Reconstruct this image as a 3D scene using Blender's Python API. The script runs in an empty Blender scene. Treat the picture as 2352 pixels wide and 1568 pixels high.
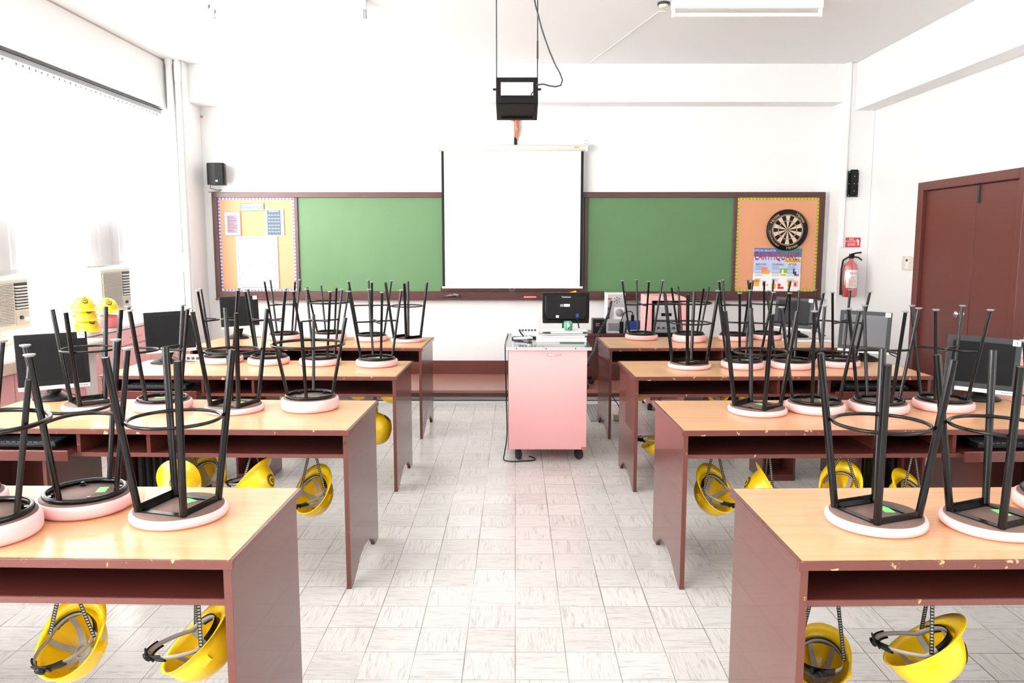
import bpy, math, random
from mathutils import Vector, Matrix, Euler
random.seed(7)
V = Vector
PI = math.pi
sc = bpy.context.scene
COL = sc.collection

# ------------------------------------------------------------------ camera
FPX, VH, VX, CAMH = 1800.0, 560.0, 1184.0, 1.64          # focal length in px of a 2352x1568 frame, horizon row, vanishing column, eye height
PITCH = math.atan((784 - VH) / FPX)
YAW = math.atan((VX - 1176) / FPX * math.cos(PITCH))
cam_d = bpy.data.cameras.new('camera'); cam = bpy.data.objects.new('camera', cam_d); COL.objects.link(cam)
cam_d.sensor_fit = 'HORIZONTAL'; cam_d.sensor_width = 36.0; cam_d.lens = 36.0 * FPX / 2352.0
cam_d.clip_start = 0.05; cam_d.clip_end = 200
cam.location = (0, 0, CAMH); cam.rotation_euler = (PI / 2 - PITCH, 0, YAW)
sc.camera = cam
_cp, _sp, _cy, _sy = math.cos(PITCH), math.sin(PITCH), math.cos(YAW), math.sin(YAW)
FW = V((-_sy * _cp, _cy * _cp, -_sp)); RT = V((_cy, _sy, 0)); UP = RT.cross(FW)
EYE = V((0, 0, CAMH))
def ray(u, v): return FW + RT * ((u - 1176) / FPX) - UP * ((v - 784) / FPX)
def onz(u, v, z=0.0): d = ray(u, v); return EYE + d * ((z - CAMH) / d.z)
def ony(u, v, y): d = ray(u, v); return EYE + d * (y / d.y)
def onx(u, v, x): d = ray(u, v); return EYE + d * (x / d.x)

# ------------------------------------------------------------------ colour management, sky, daylight
sc.view_settings.view_transform = 'Standard'; sc.view_settings.look = 'None'
sc.view_settings.exposure = -0.38; sc.view_settings.gamma = 1.0; sc.view_settings.use_curve_mapping = False
w = bpy.data.worlds.new('sky'); sc.world = w; w.use_nodes = True
w.node_tree.nodes['Background'].inputs[0].default_value = (0.80, 0.90, 1.0, 1)
w.node_tree.nodes['Background'].inputs[1].default_value = 2.5
def area(name, loc, rot, sx, sy, power, col=(1, 1, 1)):
    l = bpy.data.lights.new(name, 'AREA'); l.shape = 'RECTANGLE'; l.size = sx; l.size_y = sy; l.energy = power; l.color = col
    o = bpy.data.objects.new(name, l); COL.objects.link(o); o.location = loc; o.rotation_euler = rot
    return o
# daylight standing outside each window opening
area('daylight_left', (-4.35, 3.2, 2.05), (0, -PI / 2, 0), 2.2, 11.0, 3200, (1.0, 0.985, 0.96))
area('daylight_back', (0.0, -3.75, 2.05), (-PI / 2 + PI, 0, 0), 6.4, 2.0, 70, (1.0, 0.99, 0.97))
area('daylight_right', (4.5, -0.6, 2.05), (0, PI / 2, 0), 2.0, 4.4, 260, (1.0, 0.99, 0.97))

# ------------------------------------------------------------------ materials
def srgb(r, g, b):
    f = lambda c: (c / 255) / 12.92 if c / 255 <= 0.04045 else ((c / 255 + 0.055) / 1.055) ** 2.4
    return (f(r), f(g), f(b), 1.0)
MAT = {}
def nd(nt, t, **kw):
    n = nt.nodes.new(t)
    for k, v in kw.items():
        if k.startswith('i_'):
            key = k[2:]
            n.inputs[int(key) if key.isdigit() else key.replace('_', ' ')].default_value = v
        else: setattr(n, k, v)
    return n
def mat(name, col, rough=0.5, metal=0.0, spec=0.5, noise=0.04, nscale=12.0, bump=0.0, bscale=60.0, coat=0.0, stretch=None):
    """plain surface with a faint procedural mottling and optional bump"""
    m = bpy.data.materials.new(name); m.use_nodes = True; nt = m.node_tree
    b = nt.nodes['Principled BSDF']
    b.inputs['Roughness'].default_value = rough; b.inputs['Metallic'].default_value = metal
    b.inputs['Specular IOR Level'].default_value = spec; b.inputs['Coat Weight'].default_value = coat
    tc = nd(nt, 'ShaderNodeTexCoord')
    src = tc.outputs['Object']
    if stretch:
        mp = nd(nt, 'ShaderNodeMapping'); mp.inputs['Scale'].default_value = stretch
        nt.links.new(src, mp.inputs[0]); src = mp.outputs[0]
    nz = nd(nt, 'ShaderNodeTexNoise'); nz.inputs['Scale'].default_value = nscale; nz.inputs['Detail'].default_value = 4
    nt.links.new(src, nz.inputs['Vector'])
    mx = nd(nt, 'ShaderNodeMix', data_type='RGBA')
    mx.inputs[6].default_value = tuple(min(1, c * (1 - noise)) for c in col[:3]) + (1,)
    mx.inputs[7].default_value = tuple(min(1, c * (1 + noise)) for c in col[:3]) + (1,)
    nt.links.new(nz.outputs[0], mx.inputs[0]); nt.links.new(mx.outputs[2], b.inputs['Base Color'])
    if bump:
        nb = nd(nt, 'ShaderNodeTexNoise'); nb.inputs['Scale'].default_value = bscale
        nt.links.new(src, nb.inputs['Vector'])
        bp = nd(nt, 'ShaderNodeBump'); bp.inputs['Strength'].default_value = bump; bp.inputs['Distance'].default_value = 0.002
        nt.links.new(nb.outputs[0], bp.inputs['Height']); nt.links.new(bp.outputs[0], b.inputs['Normal'])
    MAT[name] = m
    return m
def worn(name, col, chip, rough, thr, scale, spec=0.5, coat=0.0):
    """painted surface whose paint is chipped away in patches"""
    m = mat(name, col, rough, spec=spec, coat=coat); nt = m.node_tree; b = nt.nodes['Principled BSDF']
    old = b.inputs['Base Color'].links[0].from_socket
    tc = nd(nt, 'ShaderNodeTexCoord')
    n2 = nd(nt, 'ShaderNodeTexNoise'); n2.inputs['Scale'].default_value = scale; n2.inputs['Detail'].default_value = 6; n2.inputs['Roughness'].default_value = 0.65
    nt.links.new(tc.outputs['Object'], n2.inputs['Vector'])
    r = nd(nt, 'ShaderNodeValToRGB'); r.color_ramp.elements[0].position = thr; r.color_ramp.elements[1].position = thr + 0.02
    nt.links.new(n2.outputs[0], r.inputs[0])
    mx = nd(nt, 'ShaderNodeMix', data_type='RGBA'); nt.links.new(r.outputs[0], mx.inputs[0])
    nt.links.new(old, mx.inputs[6]); mx.inputs[7].default_value = chip
    nt.links.new(mx.outputs[2], b.inputs['Base Color'])
    return m
mat('white_paint', srgb(244, 244, 243), 0.55, noise=0.01, nscale=2, bump=0.03, bscale=80)
mat('edge_line_paint', srgb(190, 178, 168), 0.6)
mat('dim_back_wall', srgb(150, 128, 112), 0.6, noise=0.03, nscale=2)  # unseen wall, coloured dark to cut light bouncing onto the desk fronts
mat('ceiling_paint', srgb(240, 240, 240), 0.7, noise=0.01, nscale=1.5)
mat('white_plastic', srgb(240, 240, 238), 0.35, noise=0.01)
mat('beige_plastic', srgb(226, 216, 196), 0.45, noise=0.02)
mat('grey_plastic', srgb(150, 152, 156), 0.4, noise=0.02)
mat('silver', srgb(205, 207, 210), 0.3, metal=0.5, noise=0.02)
mat('chrome', srgb(215, 215, 215), 0.15, metal=1.0, noise=0.01)
mat('maroon', srgb(92, 43, 37), 0.27, noise=0.05, nscale=5, spec=0.5, coat=0.3)
mat('maroon_wood', srgb(104, 56, 46), 0.35, noise=0.14, nscale=7, stretch=(0.4, 6, 6))
mat('frame_wood', srgb(84, 46, 42), 0.3, noise=0.12, nscale=9, stretch=(0.6, 5, 5))
worn('maroon_worn', srgb(106, 58, 50), srgb(214, 164, 118), 0.35, 0.68, 30)
worn('maroon_edge', srgb(106, 56, 48), srgb(214, 160, 116), 0.35, 0.60, 17)
mat('stage_wood', srgb(150, 104, 90), 0.32, noise=0.12, nscale=9, stretch=(0.5, 9, 9))
worn('black_paint', srgb(9, 9, 10), srgb(140, 140, 140), 0.2, 0.72, 110, spec=0.35, coat=0.0)
mat('black_plastic', srgb(11, 11, 12), 0.42, spec=0.3, noise=0.04)
mat('black_gloss', srgb(9, 9, 10), 0.2, spec=0.35, noise=0.02)
mat('dark_grey', srgb(54, 56, 60), 0.4, noise=0.04)
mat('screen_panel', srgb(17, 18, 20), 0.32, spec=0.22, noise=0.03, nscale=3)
mat('rubber', srgb(34, 33, 32), 0.6)
mat('ply_underside', srgb(112, 86, 76), 0.6, noise=0.25, nscale=10, stretch=(1, 5, 5))
mat('pink_vinyl', srgb(247, 194, 193), 0.38, noise=0.03, nscale=6)
mat('pink_paint', srgb(246, 182, 181), 0.35, noise=0.03, nscale=2)
mat('pink_dark', srgb(232, 132, 138), 0.4)
mat('green_sticker', srgb(120, 214, 120), 0.5)
mat('paper', srgb(248, 248, 246), 0.7, noise=0.01)
mat('ink', srgb(60, 62, 70), 0.7)
mat('pale_ink', srgb(110, 116, 150), 0.7)
mat('blue_ink', srgb(120, 120, 200), 0.7)
mat('slate', srgb(78, 98, 118), 0.6)
mat('grey_chart', srgb(140, 140, 156), 0.6)
mat('teal', srgb(30, 130, 140), 0.6)
mat('pale_teal', srgb(170, 222, 224), 0.6)
mat('red', srgb(205, 40, 44), 0.35)
mat('red_ink', srgb(214, 60, 66), 0.6)
mat('salmon', srgb(240, 130, 120), 0.6)
mat('orange', srgb(245, 170, 40), 0.6)
mat('yellow_ink', srgb(250, 196, 40), 0.6)
mat('poster_blue', srgb(70, 110, 190), 0.5)
mat('poster_teal', srgb(60, 130, 150), 0.5)
mat('poster_sky', srgb(196, 208, 240), 0.5, noise=0.06, nscale=4)
mat('cork', srgb(207, 156, 118), 0.8, noise=0.05, nscale=60, bump=0.1, bscale=200)
mat('cork_deep', srgb(222, 158, 118), 0.8, noise=0.05, nscale=60, bump=0.1, bscale=200)
mat('green_board', srgb(86, 124, 80), 0.42, noise=0.10, nscale=3.0)
mat('border_paper', srgb(225, 225, 235), 0.6, noise=0.5, nscale=140)
mat('green_border', srgb(120, 190, 70), 0.6, noise=0.5, nscale=140)
mat('screen_case', srgb(214, 211, 204), 0.4)
mat('screen_cloth', srgb(250, 250, 250), 0.7, noise=0.01, nscale=3)
mat('yellow_shell', srgb(250, 205, 24), 0.28, noise=0.02, coat=0.2)
mat('grey_strap', srgb(158, 153, 146), 0.4)
mat('cream', srgb(222, 196, 164), 0.6)
mat('dart_green', srgb(50, 110, 70), 0.6)
mat('dart_red', srgb(190, 66, 60), 0.6)
mat('gold', srgb(190, 170, 120), 0.5)
mat('bronze', srgb(200, 120, 88), 0.45, metal=0.2)
mat('blue_plastic', srgb(38, 62, 140), 0.35)
mat('mint', srgb(70, 170, 130), 0.35)
mat('steel_top', srgb(70, 72, 72), 0.10, metal=0.35, noise=0.35, nscale=6)
mat('marble', srgb(238, 226, 212), 0.25, noise=0.05, nscale=3)
mat('counter_edge', srgb(214, 190, 172), 0.3, noise=0.05, nscale=4)
mat('white_panel', srgb(240, 232, 230), 0.5)
mat('grille', srgb(206, 198, 184), 0.5)
mat('door_paint', srgb(104, 52, 46), 0.34, noise=0.04, nscale=4, bump=0.05, bscale=300)
mat('floor_strip', srgb(226, 226, 224), 0.3, noise=0.03)
mat('reflection_grey', srgb(120, 120, 126), 0.6)  # pale reflection put into the colour of one monitor screen
mat('exterior', srgb(150, 176, 220), 0.6)

def wood_top():
    m = mat('wood_top', srgb(226, 172, 118), 0.3, noise=0.0, coat=0.15); nt = m.node_tree; b = nt.nodes['Principled BSDF']
    tc = nd(nt, 'ShaderNodeTexCoord'); mp = nd(nt, 'ShaderNodeMapping'); mp.inputs['Scale'].default_value = (1.2, 16, 16)
    nt.links.new(tc.outputs['Object'], mp.inputs[0])
    nz = nd(nt, 'ShaderNodeTexNoise'); nz.inputs['Scale'].default_value = 2.2; nz.inputs['Detail'].default_value = 5; nz.inputs['Distortion'].default_value = 0.5
    nt.links.new(mp.outputs[0], nz.inputs['Vector'])
    r = nd(nt, 'ShaderNodeValToRGB')
    r.color_ramp.elements[0].position = 0.3; r.color_ramp.elements[0].color = srgb(212, 156, 110)
    r.color_ramp.elements[1].position = 0.7; r.color_ramp.elements[1].color = srgb(228, 176, 130)
    nt.links.new(nz.outputs[0], r.inputs[0]); nt.links.new(r.outputs[0], b.inputs['Base Color'])
wood_top()

TILE = 0.2025
FLOOR_Y0 = onz(1184, 1441.4).y
def floor_mat():
    m = bpy.data.materials.new('floor_tiles'); m.use_nodes = True; nt = m.node_tree; b = nt.nodes['Principled BSDF']
    b.inputs['Roughness'].default_value = 0.24; b.inputs['Specular IOR Level'].default_value = 0.5
    L = nt.links.new
    def math_(op, a, bb=None, c=None):
        n = nd(nt, 'ShaderNodeMath', operation=op)
        for i, x in enumerate((a, bb, c)):
            if x is None: continue
            if isinstance(x, (int, float)): n.inputs[i].default_value = x
            else: L(x, n.inputs[i])
        return n.outputs[0]
    tc = nd(nt, 'ShaderNodeTexCoord'); sp = nd(nt, 'ShaderNodeSeparateXYZ'); L(tc.outputs['Object'], sp.inputs[0])
    x = math_('DIVIDE', sp.outputs[0], TILE); y = math_('DIVIDE', math_('SUBTRACT', sp.outputs[1], FLOOR_Y0), TILE)
    ix, iy = math_('FLOOR', x), math_('FLOOR', y); fx, fy = math_('FRACT', x), math_('FRACT', y)
    par = math_('FLOORED_MODULO', math_('ADD', ix, iy), 2.0)
    cell = nd(nt, 'ShaderNodeCombineXYZ'); L(ix, cell.inputs[0]); L(iy, cell.inputs[1])
    wn = nd(nt, 'ShaderNodeTexWhiteNoise'); L(cell.outputs[0], wn.inputs['Vector'])
    # grain that turns by a quarter from tile to tile
    def grain(sx, sy):
        c = nd(nt, 'ShaderNodeCombineXYZ'); L(math_('MULTIPLY', x, sx), c.inputs[0]); L(math_('MULTIPLY', y, sy), c.inputs[1])
        L(math_('MULTIPLY', wn.outputs[0], 40.0), c.inputs[2])
        n = nd(nt, 'ShaderNodeTexNoise'); n.inputs['Scale'].default_value = 1.0; n.inputs['Detail'].default_value = 5; n.inputs['Distortion'].default_value = 1.2
        n.inputs['Roughness'].default_value = 0.62
        L(c.outputs[0], n.inputs['Vector']); return n.outputs[0]
    g = nd(nt, 'ShaderNodeMix', data_type='FLOAT'); L(par, g.inputs[0]); L(grain(1.3, 17), g.inputs[2]); L(grain(17, 1.3), g.inputs[3])
    ramp = nd(nt, 'ShaderNodeValToRGB'); e = ramp.color_ramp.elements
    e[0].position = 0.30; e[0].color = srgb(190, 187, 182); e[1].position = 0.50; e[1].color = srgb(228, 227, 224)
    L(g.outputs[0], ramp.inputs[0])
    tone = nd(nt, 'ShaderNodeMix', data_type='RGBA', blend_type='MULTIPLY'); tone.inputs[0].default_value = 1.0
    tr = nd(nt, 'ShaderNodeValToRGB'); tr.color_ramp.elements[0].color = (0.90, 0.895, 0.885, 1); tr.color_ramp.elements[1].color = (1, 1, 1, 1)
    L(wn.outputs[0], tr.inputs[0]); L(ramp.outputs[0], tone.inputs[6]); L(tr.outputs[0], tone.inputs[7])
    # joints: distance to the nearest tile edge, wider where dirt has collected
    dx = math_('MINIMUM', fx, math_('SUBTRACT', 1.0, fx)); dy = math_('MINIMUM', fy, math_('SUBTRACT', 1.0, fy))
    nj = nd(nt, 'ShaderNodeTexNoise'); nj.inputs['Scale'].default_value = 1.6; L(tc.outputs['Object'], nj.inputs['Vector'])
    wj = math_('MULTIPLY', math_('SUBTRACT', nj.outputs[0], 0.27), 0.032)
    jx = math_('LESS_THAN', dx, wj); jy = math_('LESS_THAN', dy, math_('MULTIPLY', wj, 0.8))
    j = math_('MAXIMUM', jx, jy)
    out = nd(nt, 'ShaderNodeMix', data_type='RGBA'); L(math_('MULTIPLY', j, 0.75), out.inputs[0]); L(tone.outputs[2], out.inputs[6]); out.inputs[7].default_value = srgb(92, 84, 74)
    # few small chips
    vo = nd(nt, 'ShaderNodeTexNoise'); vo.inputs['Scale'].default_value = 17; vo.inputs['Detail'].default_value = 2; L(tc.outputs['Object'], vo.inputs['Vector'])
    ch = math_('GREATER_THAN', vo.outputs[0], 0.80)
    out2 = nd(nt, 'ShaderNodeMix', data_type='RGBA'); L(ch, out2.inputs[0]); L(out.outputs[2], out2.inputs[6]); out2.inputs[7].default_value = srgb(120, 108, 98)
    L(out2.outputs[2], b.inputs['Base Color'])
    bp = nd(nt, 'ShaderNodeBump'); bp.inputs['Strength'].default_value = 0.12; bp.inputs['Distance'].default_value = 0.002
    L(math_('SUBTRACT', g.outputs[0], math_('MULTIPLY', j, 0.8)), bp.inputs['Height']); L(bp.outputs[0], b.inputs['Normal'])
    MAT['floor_tiles'] = m
floor_mat()
def slat_mat():
    m = bpy.data.materials.new('blind_fabric'); m.use_nodes = True; nt = m.node_tree
    nt.nodes.remove(nt.nodes['Principled BSDF']); out = nt.nodes['Material Output']
    d = nd(nt, 'ShaderNodeBsdfDiffuse'); d.inputs[0].default_value = (0.86, 0.85, 0.87, 1)
    t = nd(nt, 'ShaderNodeBsdfTranslucent'); t.inputs[0].default_value = (0.9, 0.9, 0.9, 1)
    wv = nd(nt, 'ShaderNodeTexNoise'); wv.inputs['Scale'].default_value = 300
    mx = nd(nt, 'ShaderNodeMixShader'); mx.inputs[0].default_value = 0.55
    nt.links.new(d.outputs[0], mx.inputs[1]); nt.links.new(t.outputs[0], mx.inputs[2]); nt.links.new(mx.outputs[0], out.inputs[0])
    MAT['blind_fabric'] = m
slat_mat()
def glass_mat(name, clear):
    m = bpy.data.materials.new(name); m.use_nodes = True; nt = m.node_tree
    nt.nodes.remove(nt.nodes['Principled BSDF']); out = nt.nodes['Material Output']
    g = nd(nt, 'ShaderNodeBsdfGlossy'); g.inputs['Roughness'].default_value = 0.03
    t = nd(nt, 'ShaderNodeBsdfTransparent'); mx = nd(nt, 'ShaderNodeMixShader'); mx.inputs[0].default_value = clear
    nt.links.new(g.outputs[0], mx.inputs[1]); nt.links.new(t.outputs[0], mx.inputs[2]); nt.links.new(mx.outputs[0], out.inputs[0])
    MAT[name] = m
glass_mat('window_glass', 0.92); glass_mat('clear_plastic', 0.75)

# ------------------------------------------------------------------ mesh building
_text_cache = {}
def text_geo(s):
    if s not in _text_cache:
        cu = bpy.data.curves.new('t', 'FONT'); cu.body = s; cu.size = 1.0; cu.align_x = 'CENTER'; cu.align_y = 'CENTER'; cu.resolution_u = 3
        o = bpy.data.objects.new('t', cu); COL.objects.link(o)
        bpy.context.view_layer.update()
        dg = bpy.context.evaluated_depsgraph_get()
        me = bpy.data.meshes.new_from_object(o.evaluated_get(dg))
        _text_cache[s] = ([v.co.copy() for v in me.vertices], [tuple(p.vertices) for p in me.polygons])
        bpy.data.objects.remove(o); bpy.data.curves.remove(cu); bpy.data.meshes.remove(me)
    return _text_cache[s]
class MB:
    def __init__(s): s.v = []; s.f = []; s.m = []; s.sm = []
    def add(s, vs, fs, mi=0, smooth=False):
        b = len(s.v); s.v.extend(V(x) for x in vs)
        for f in fs: s.f.append(tuple(b + i for i in f)); s.m.append(mi); s.sm.append(smooth)
        return s
    def box(s, x0, x1, y0, y1, z0, z1, mi=0):
        vs = [(x, y, z) for x in (x0, x1) for y in (y0, y1) for z in (z0, z1)]
        return s.add(vs, [(0, 1, 3, 2), (4, 6, 7, 5), (0, 4, 5, 1), (2, 3, 7, 6), (0, 2, 6, 4), (1, 5, 7, 3)], mi)
    def obox(s, c, ax, ay, az, mi=0):
        c, ax, ay, az = V(c), V(ax), V(ay), V(az)
        vs = [c + ax * i + ay * j + az * k for i in (-1, 1) for j in (-1, 1) for k in (-1, 1)]
        return s.add(vs, [(0, 1, 3, 2), (4, 6, 7, 5), (0, 4, 5, 1), (2, 3, 7, 6), (0, 2, 6, 4), (1, 5, 7, 3)], mi)
    def tube(s, path, r, n=10, closed=False, mi=0, cap=True):
        P = [V(p) for p in path]; N = len(P); rs = r if isinstance(r, (list, tuple)) else [r] * N
        rings = []; prev = None
        for i in range(N):
            a = P[(i - 1) % N] if closed or i > 0 else P[i]; b = P[(i + 1) % N] if closed or i < N - 1 else P[i]
            t = (b - a); t = t.normalized() if t.length > 1e-9 else V((0, 0, 1))
            if prev is None:
                ref = V((0, 0, 1)) if abs(t.z) < 0.9 else V((1, 0, 0)); u = t.cross(ref).normalized()
            else:
                u = prev - t * prev.dot(t); u = u.normalized() if u.length > 1e-6 else t.orthogonal().normalized()
            prev = u; w_ = t.cross(u)
            rings.append([P[i] + (u * math.cos(2 * PI * k / n) + w_ * math.sin(2 * PI * k / n)) * rs[i] for k in range(n)])
        vs = [p for rg in rings for p in rg]; fs = []
        for i in range(N if closed else N - 1):
            j = (i + 1) % N
            for k in range(n): fs.append((i * n + k, i * n + (k + 1) % n, j * n + (k + 1) % n, j * n + k))
        s.add(vs, fs, mi, True)
        if cap and not closed:
            s.add(rings[0], [tuple(range(n))[::-1]], mi); s.add(rings[-1], [tuple(range(n))], mi)
        return s
    def cyl(s, p0, p1, r0, r1=None, n=20, mi=0): return s.tube([p0, p1], [r0, r0 if r1 is None else r1], n, mi=mi)
    def ring(s, c, R, r, n=48, m=10, ax=(1, 0, 0), ay=(0, 1, 0), mi=0):
        c, ax, ay = V(c), V(ax), V(ay)
        return s.tube([c + ax * (R * math.cos(2 * PI * k / n)) + ay * (R * math.sin(2 * PI * k / n)) for k in range(n)], r, m, True, mi)
    def lathe(s, prof, n=32, c=(0, 0, 0), ax=(1, 0, 0), ay=(0, 1, 0), az=(0, 0, 1), mi=0, smooth=True):
        c, ax, ay, az = V(c), V(ax), V(ay), V(az)
        vs = [c + (ax * math.cos(2 * PI * k / n) + ay * math.sin(2 * PI * k / n)) * r + az * z for r, z in prof for k in range(n)]
        fs = [(i * n + k, i * n + (k + 1) % n, (i + 1) * n + (k + 1) % n, (i + 1) * n + k) for i in range(len(prof) - 1) for k in range(n)]
        s.add(vs, fs, mi, smooth)
        if prof[0][0] > 1e-6: s.add(vs[:n], [tuple(range(n))[::-1]], mi)
        if prof[-1][0] > 1e-6: s.add(vs[-n:], [tuple(range(n))], mi)
        return s
    def prism(s, poly, o, a, b, h, mi=0):
        """polygon in the plane (o, a, b) extruded along h"""
        o, a, b, h = V(o), V(a), V(b), V(h); n = len(poly)
        lo = [o + a * p[0] + b * p[1] for p in poly]; hi = [p + h for p in lo]
        return s.add(lo + hi, [tuple(range(n))[::-1], tuple(range(n, 2 * n))] + [(i, (i + 1) % n, n + (i + 1) % n, n + i) for i in range(n)], mi)
    def text(s, t, c, right, up, size, mi=0, stretch=1.0):
        vs, fs = text_geo(t); c, right, up = V(c), V(right).normalized(), V(up).normalized()
        return s.add([c + right * (p.x * size * stretch) + up * (p.y * size) for p in vs], fs, mi)
    def build(s, name, mats, parent=None, bevel=0.0, segs=2, auto=False):
        o0 = V(parent['_loc']) if parent is not None and '_loc' in parent else V((0, 0, 0))
        me = bpy.data.meshes.new(name); me.from_pydata([tuple(p - o0) for p in s.v], [], s.f)
        for m_ in (mats if isinstance(mats, (list, tuple)) else [mats]): me.materials.append(MAT[m_])
        for i, p in enumerate(me.polygons): p.material_index = s.m[i]; p.use_smooth = s.sm[i]
        me.validate(); me.update()
        import bmesh
        bm = bmesh.new(); bm.from_mesh(me); bmesh.ops.recalc_face_normals(bm, faces=bm.faces); bm.to_mesh(me); bm.free()
        o = bpy.data.objects.new(name, me); COL.objects.link(o)
        if parent is not None: o.parent = parent; o['_loc'] = tuple(o0)
        if bevel:
            md = o.modifiers.new('edge', 'BEVEL'); md.width = bevel; md.segments = segs; md.limit_method = 'ANGLE'; md.angle_limit = math.radians(50)
        return o
def tag(o, label, cat, group=None):
    o['label'] = label; o['category'] = cat
    if group: o['group'] = group
    return o
def thing(name, label, cat, loc=(0, 0, 0), group=None):
    o = bpy.data.objects.new(name, None); COL.objects.link(o); o.location = loc; o['_loc'] = tuple(loc); o.empty_display_size = 0.05
    return tag(o, label, cat, group)
def struct(o): o['kind'] = 'structure'; return o
def B(*a, mi=0): return MB().box(*a, mi=mi)
def copy_tree(o, parent=None):
    c = o.copy(); COL.objects.link(c)
    if parent is not None: c.parent = parent
    for ch in list(o.children): copy_tree(ch, c)
    return c

# ------------------------------------------------------------------ the room
XL, XR, YF, YB, ZC = -3.9, 3.95, 9.19, -3.3, 3.6
PZ, PY = 0.111, 8.12                      # the teaching platform: its height and front edge
struct(B(XL - .2, XR + .2, YB - .2, YF + .2, -.15, 0).build('floor', 'floor_tiles'))
struct(B(XL - .2, XR + .2, YB - .2, YF + .2, ZC, ZC + .15).build('ceiling', 'ceiling_paint'))
struct(B(XL - .2, XR + .2, YF, YF + .2, 0, ZC).build('wall_front', 'white_paint'))
# window wall: sill, lintel, piers round two long openings
def wall_with_openings(name, fn, L0, L1, openings):
    m = MB(); edges = L0
    for (a, b, z0, z1) in openings:
        fn(m, edges, a, 0, ZC); fn(m, a, b, 0, z0); fn(m, a, b, z1, ZC); edges = b
        fn(m, a, b, z0, z0)  # keeps piece order stable
    fn(m, edges, L1, 0, ZC)
    return struct(m.build(name, 'dim_back_wall' if name == 'wall_back' else 'white_paint'))
def piece(axis, lo, hi):
    def f(m, a, b, z0, z1):
        if b - a < 1e-4 or z1 - z0 < 1e-4: return
        m.box(lo, hi, a, b, z0, z1) if axis == 'x' else m.box(a, b, lo, hi, z0, z1)
    return f
WINL = [(-2.4, 3.0, .96, 3.05), (3.25, 8.55, .96, 3.05)]
wall_with_openings('wall_left', piece('x', XL - .2, XL), YB - .2, YF + .2, WINL)
WINR = [(-2.8, 1.6, 1.05, 3.0)]
wall_with_openings('wall_right', piece('x', XR, XR + .2), YB - .2, YF + .2, WINR)
WINB = [(-3.2, 3.2, 1.05, 3.0)]
wall_with_openings('wall_back', piece('y', YB - .2, YB), XL - .2, XR + .2, WINB)
def window(n, axis, at, a, b, z0, z1, step, bars=False):
    root = bpy.data.objects.new(f'window_{n}', None); COL.objects.link(root); struct(root)
    m = MB(); g = MB()
    bx = (lambda mm, p, q, u, v_, t: mm.box(at - t, at + t, p, q, u, v_)) if axis == 'x' else (lambda mm, p, q, u, v_, t: mm.box(p, q, at - t, at + t, u, v_))
    bx(m, a, b, z0, z0 + .05, .03); bx(m, a, b, z1 - .05, z1, .03)
    k = max(1, round((b - a) / step))
    for i in range(k + 1):
        c = a + (b - a) * i / k; bx(m, max(a, c - .025), min(b, c + .025), z0, z1, .028)
    bx(m, a, b, z0 + (z1 - z0) * .66, z0 + (z1 - z0) * .66 + .04, .028)
    m.build('window_frame', 'white_paint', root)
    bx(g, a, b, z0 + .02, z1 - .02, .003); g.build('pane', 'window_glass', root)
    if bars:
        gb = MB()
        for i in range(14): bx(gb, a, b, z0 + .1 + i * .14, z0 + .112 + i * .14, .006)
        for o_ in gb.v: o_.x -= .06
        gb.build('window_bars', 'white_paint', root)
for i, (a, b, z0, z1) in enumerate(WINL): window(i + 1, 'x', XL - .12, a, b, z0, z1, 1.1, True)
window(3, 'x', XR + .12, *WINR[0], 1.1); window(4, 'y', YB - .12, *WINB[0], 1.1)
# beams and columns
struct(B(XL, XR, 8.9, YF, 3.19, ZC).build('trim_1', 'white_paint', bevel=.006))                 # beam over the boards
struct(B(XL, -3.78, YB, 8.72, 3.09, ZC).build('trim_2', 'white_paint', bevel=.006))             # lintel box over the window wall
struct(B(3.72, XR, YB, 8.86, 3.09, ZC).build('trim_3', 'white_paint', bevel=.006))              # beam over the door wall
struct(B(XL, -3.6, 8.74, YF, 0, ZC).build('trim_4', 'white_paint', bevel=.008))                 # column by the windows
struct(B(3.61, XR, 8.86, YF, 0, ZC).build('trim_5', 'white_paint', bevel=.008))                 # column by the door
struct(B(-3.6, 3.61, 9.17, YF, PZ, .27).build('baseboard_front', 'maroon_wood', bevel=.003))
# platform with a white kick strip and a floor border
m = B(-3.6, 3.61, PY, YF, PZ - .03, PZ).box(-3.6, 3.61, PY + .015, YF, .04, PZ - .03).box(-3.6, 3.61, PY + .04, YF, 0, .04, mi=1)
struct(m.build('platform', ['stage_wood', 'floor_strip'], bevel=.003))
struct(B(-3.6, 3.61, PY + .012, PY + .04, PZ - .068, PZ - .028).build('trim_6', 'frame_wood'))
struct(B(-3.6, 3.61, PY - .17, PY - .035, 0, .006).box(-3.6, 3.61, PY - .035, PY + .03, -.01, .004, mi=1).build('trim_7', ['floor_strip', 'black_plastic']))  # black strip paints in the shadow gap at the platform's foot
struct(B(-3.782, -3.774, YB, 8.72, ZC - .012, ZC - .001).box(-3.795, -3.772, 8.712, 8.724, 3.09, ZC - .002).build('trim_8', 'edge_line_paint'))  # thin grey-brown lines along the lintel box's top and end edges
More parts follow.
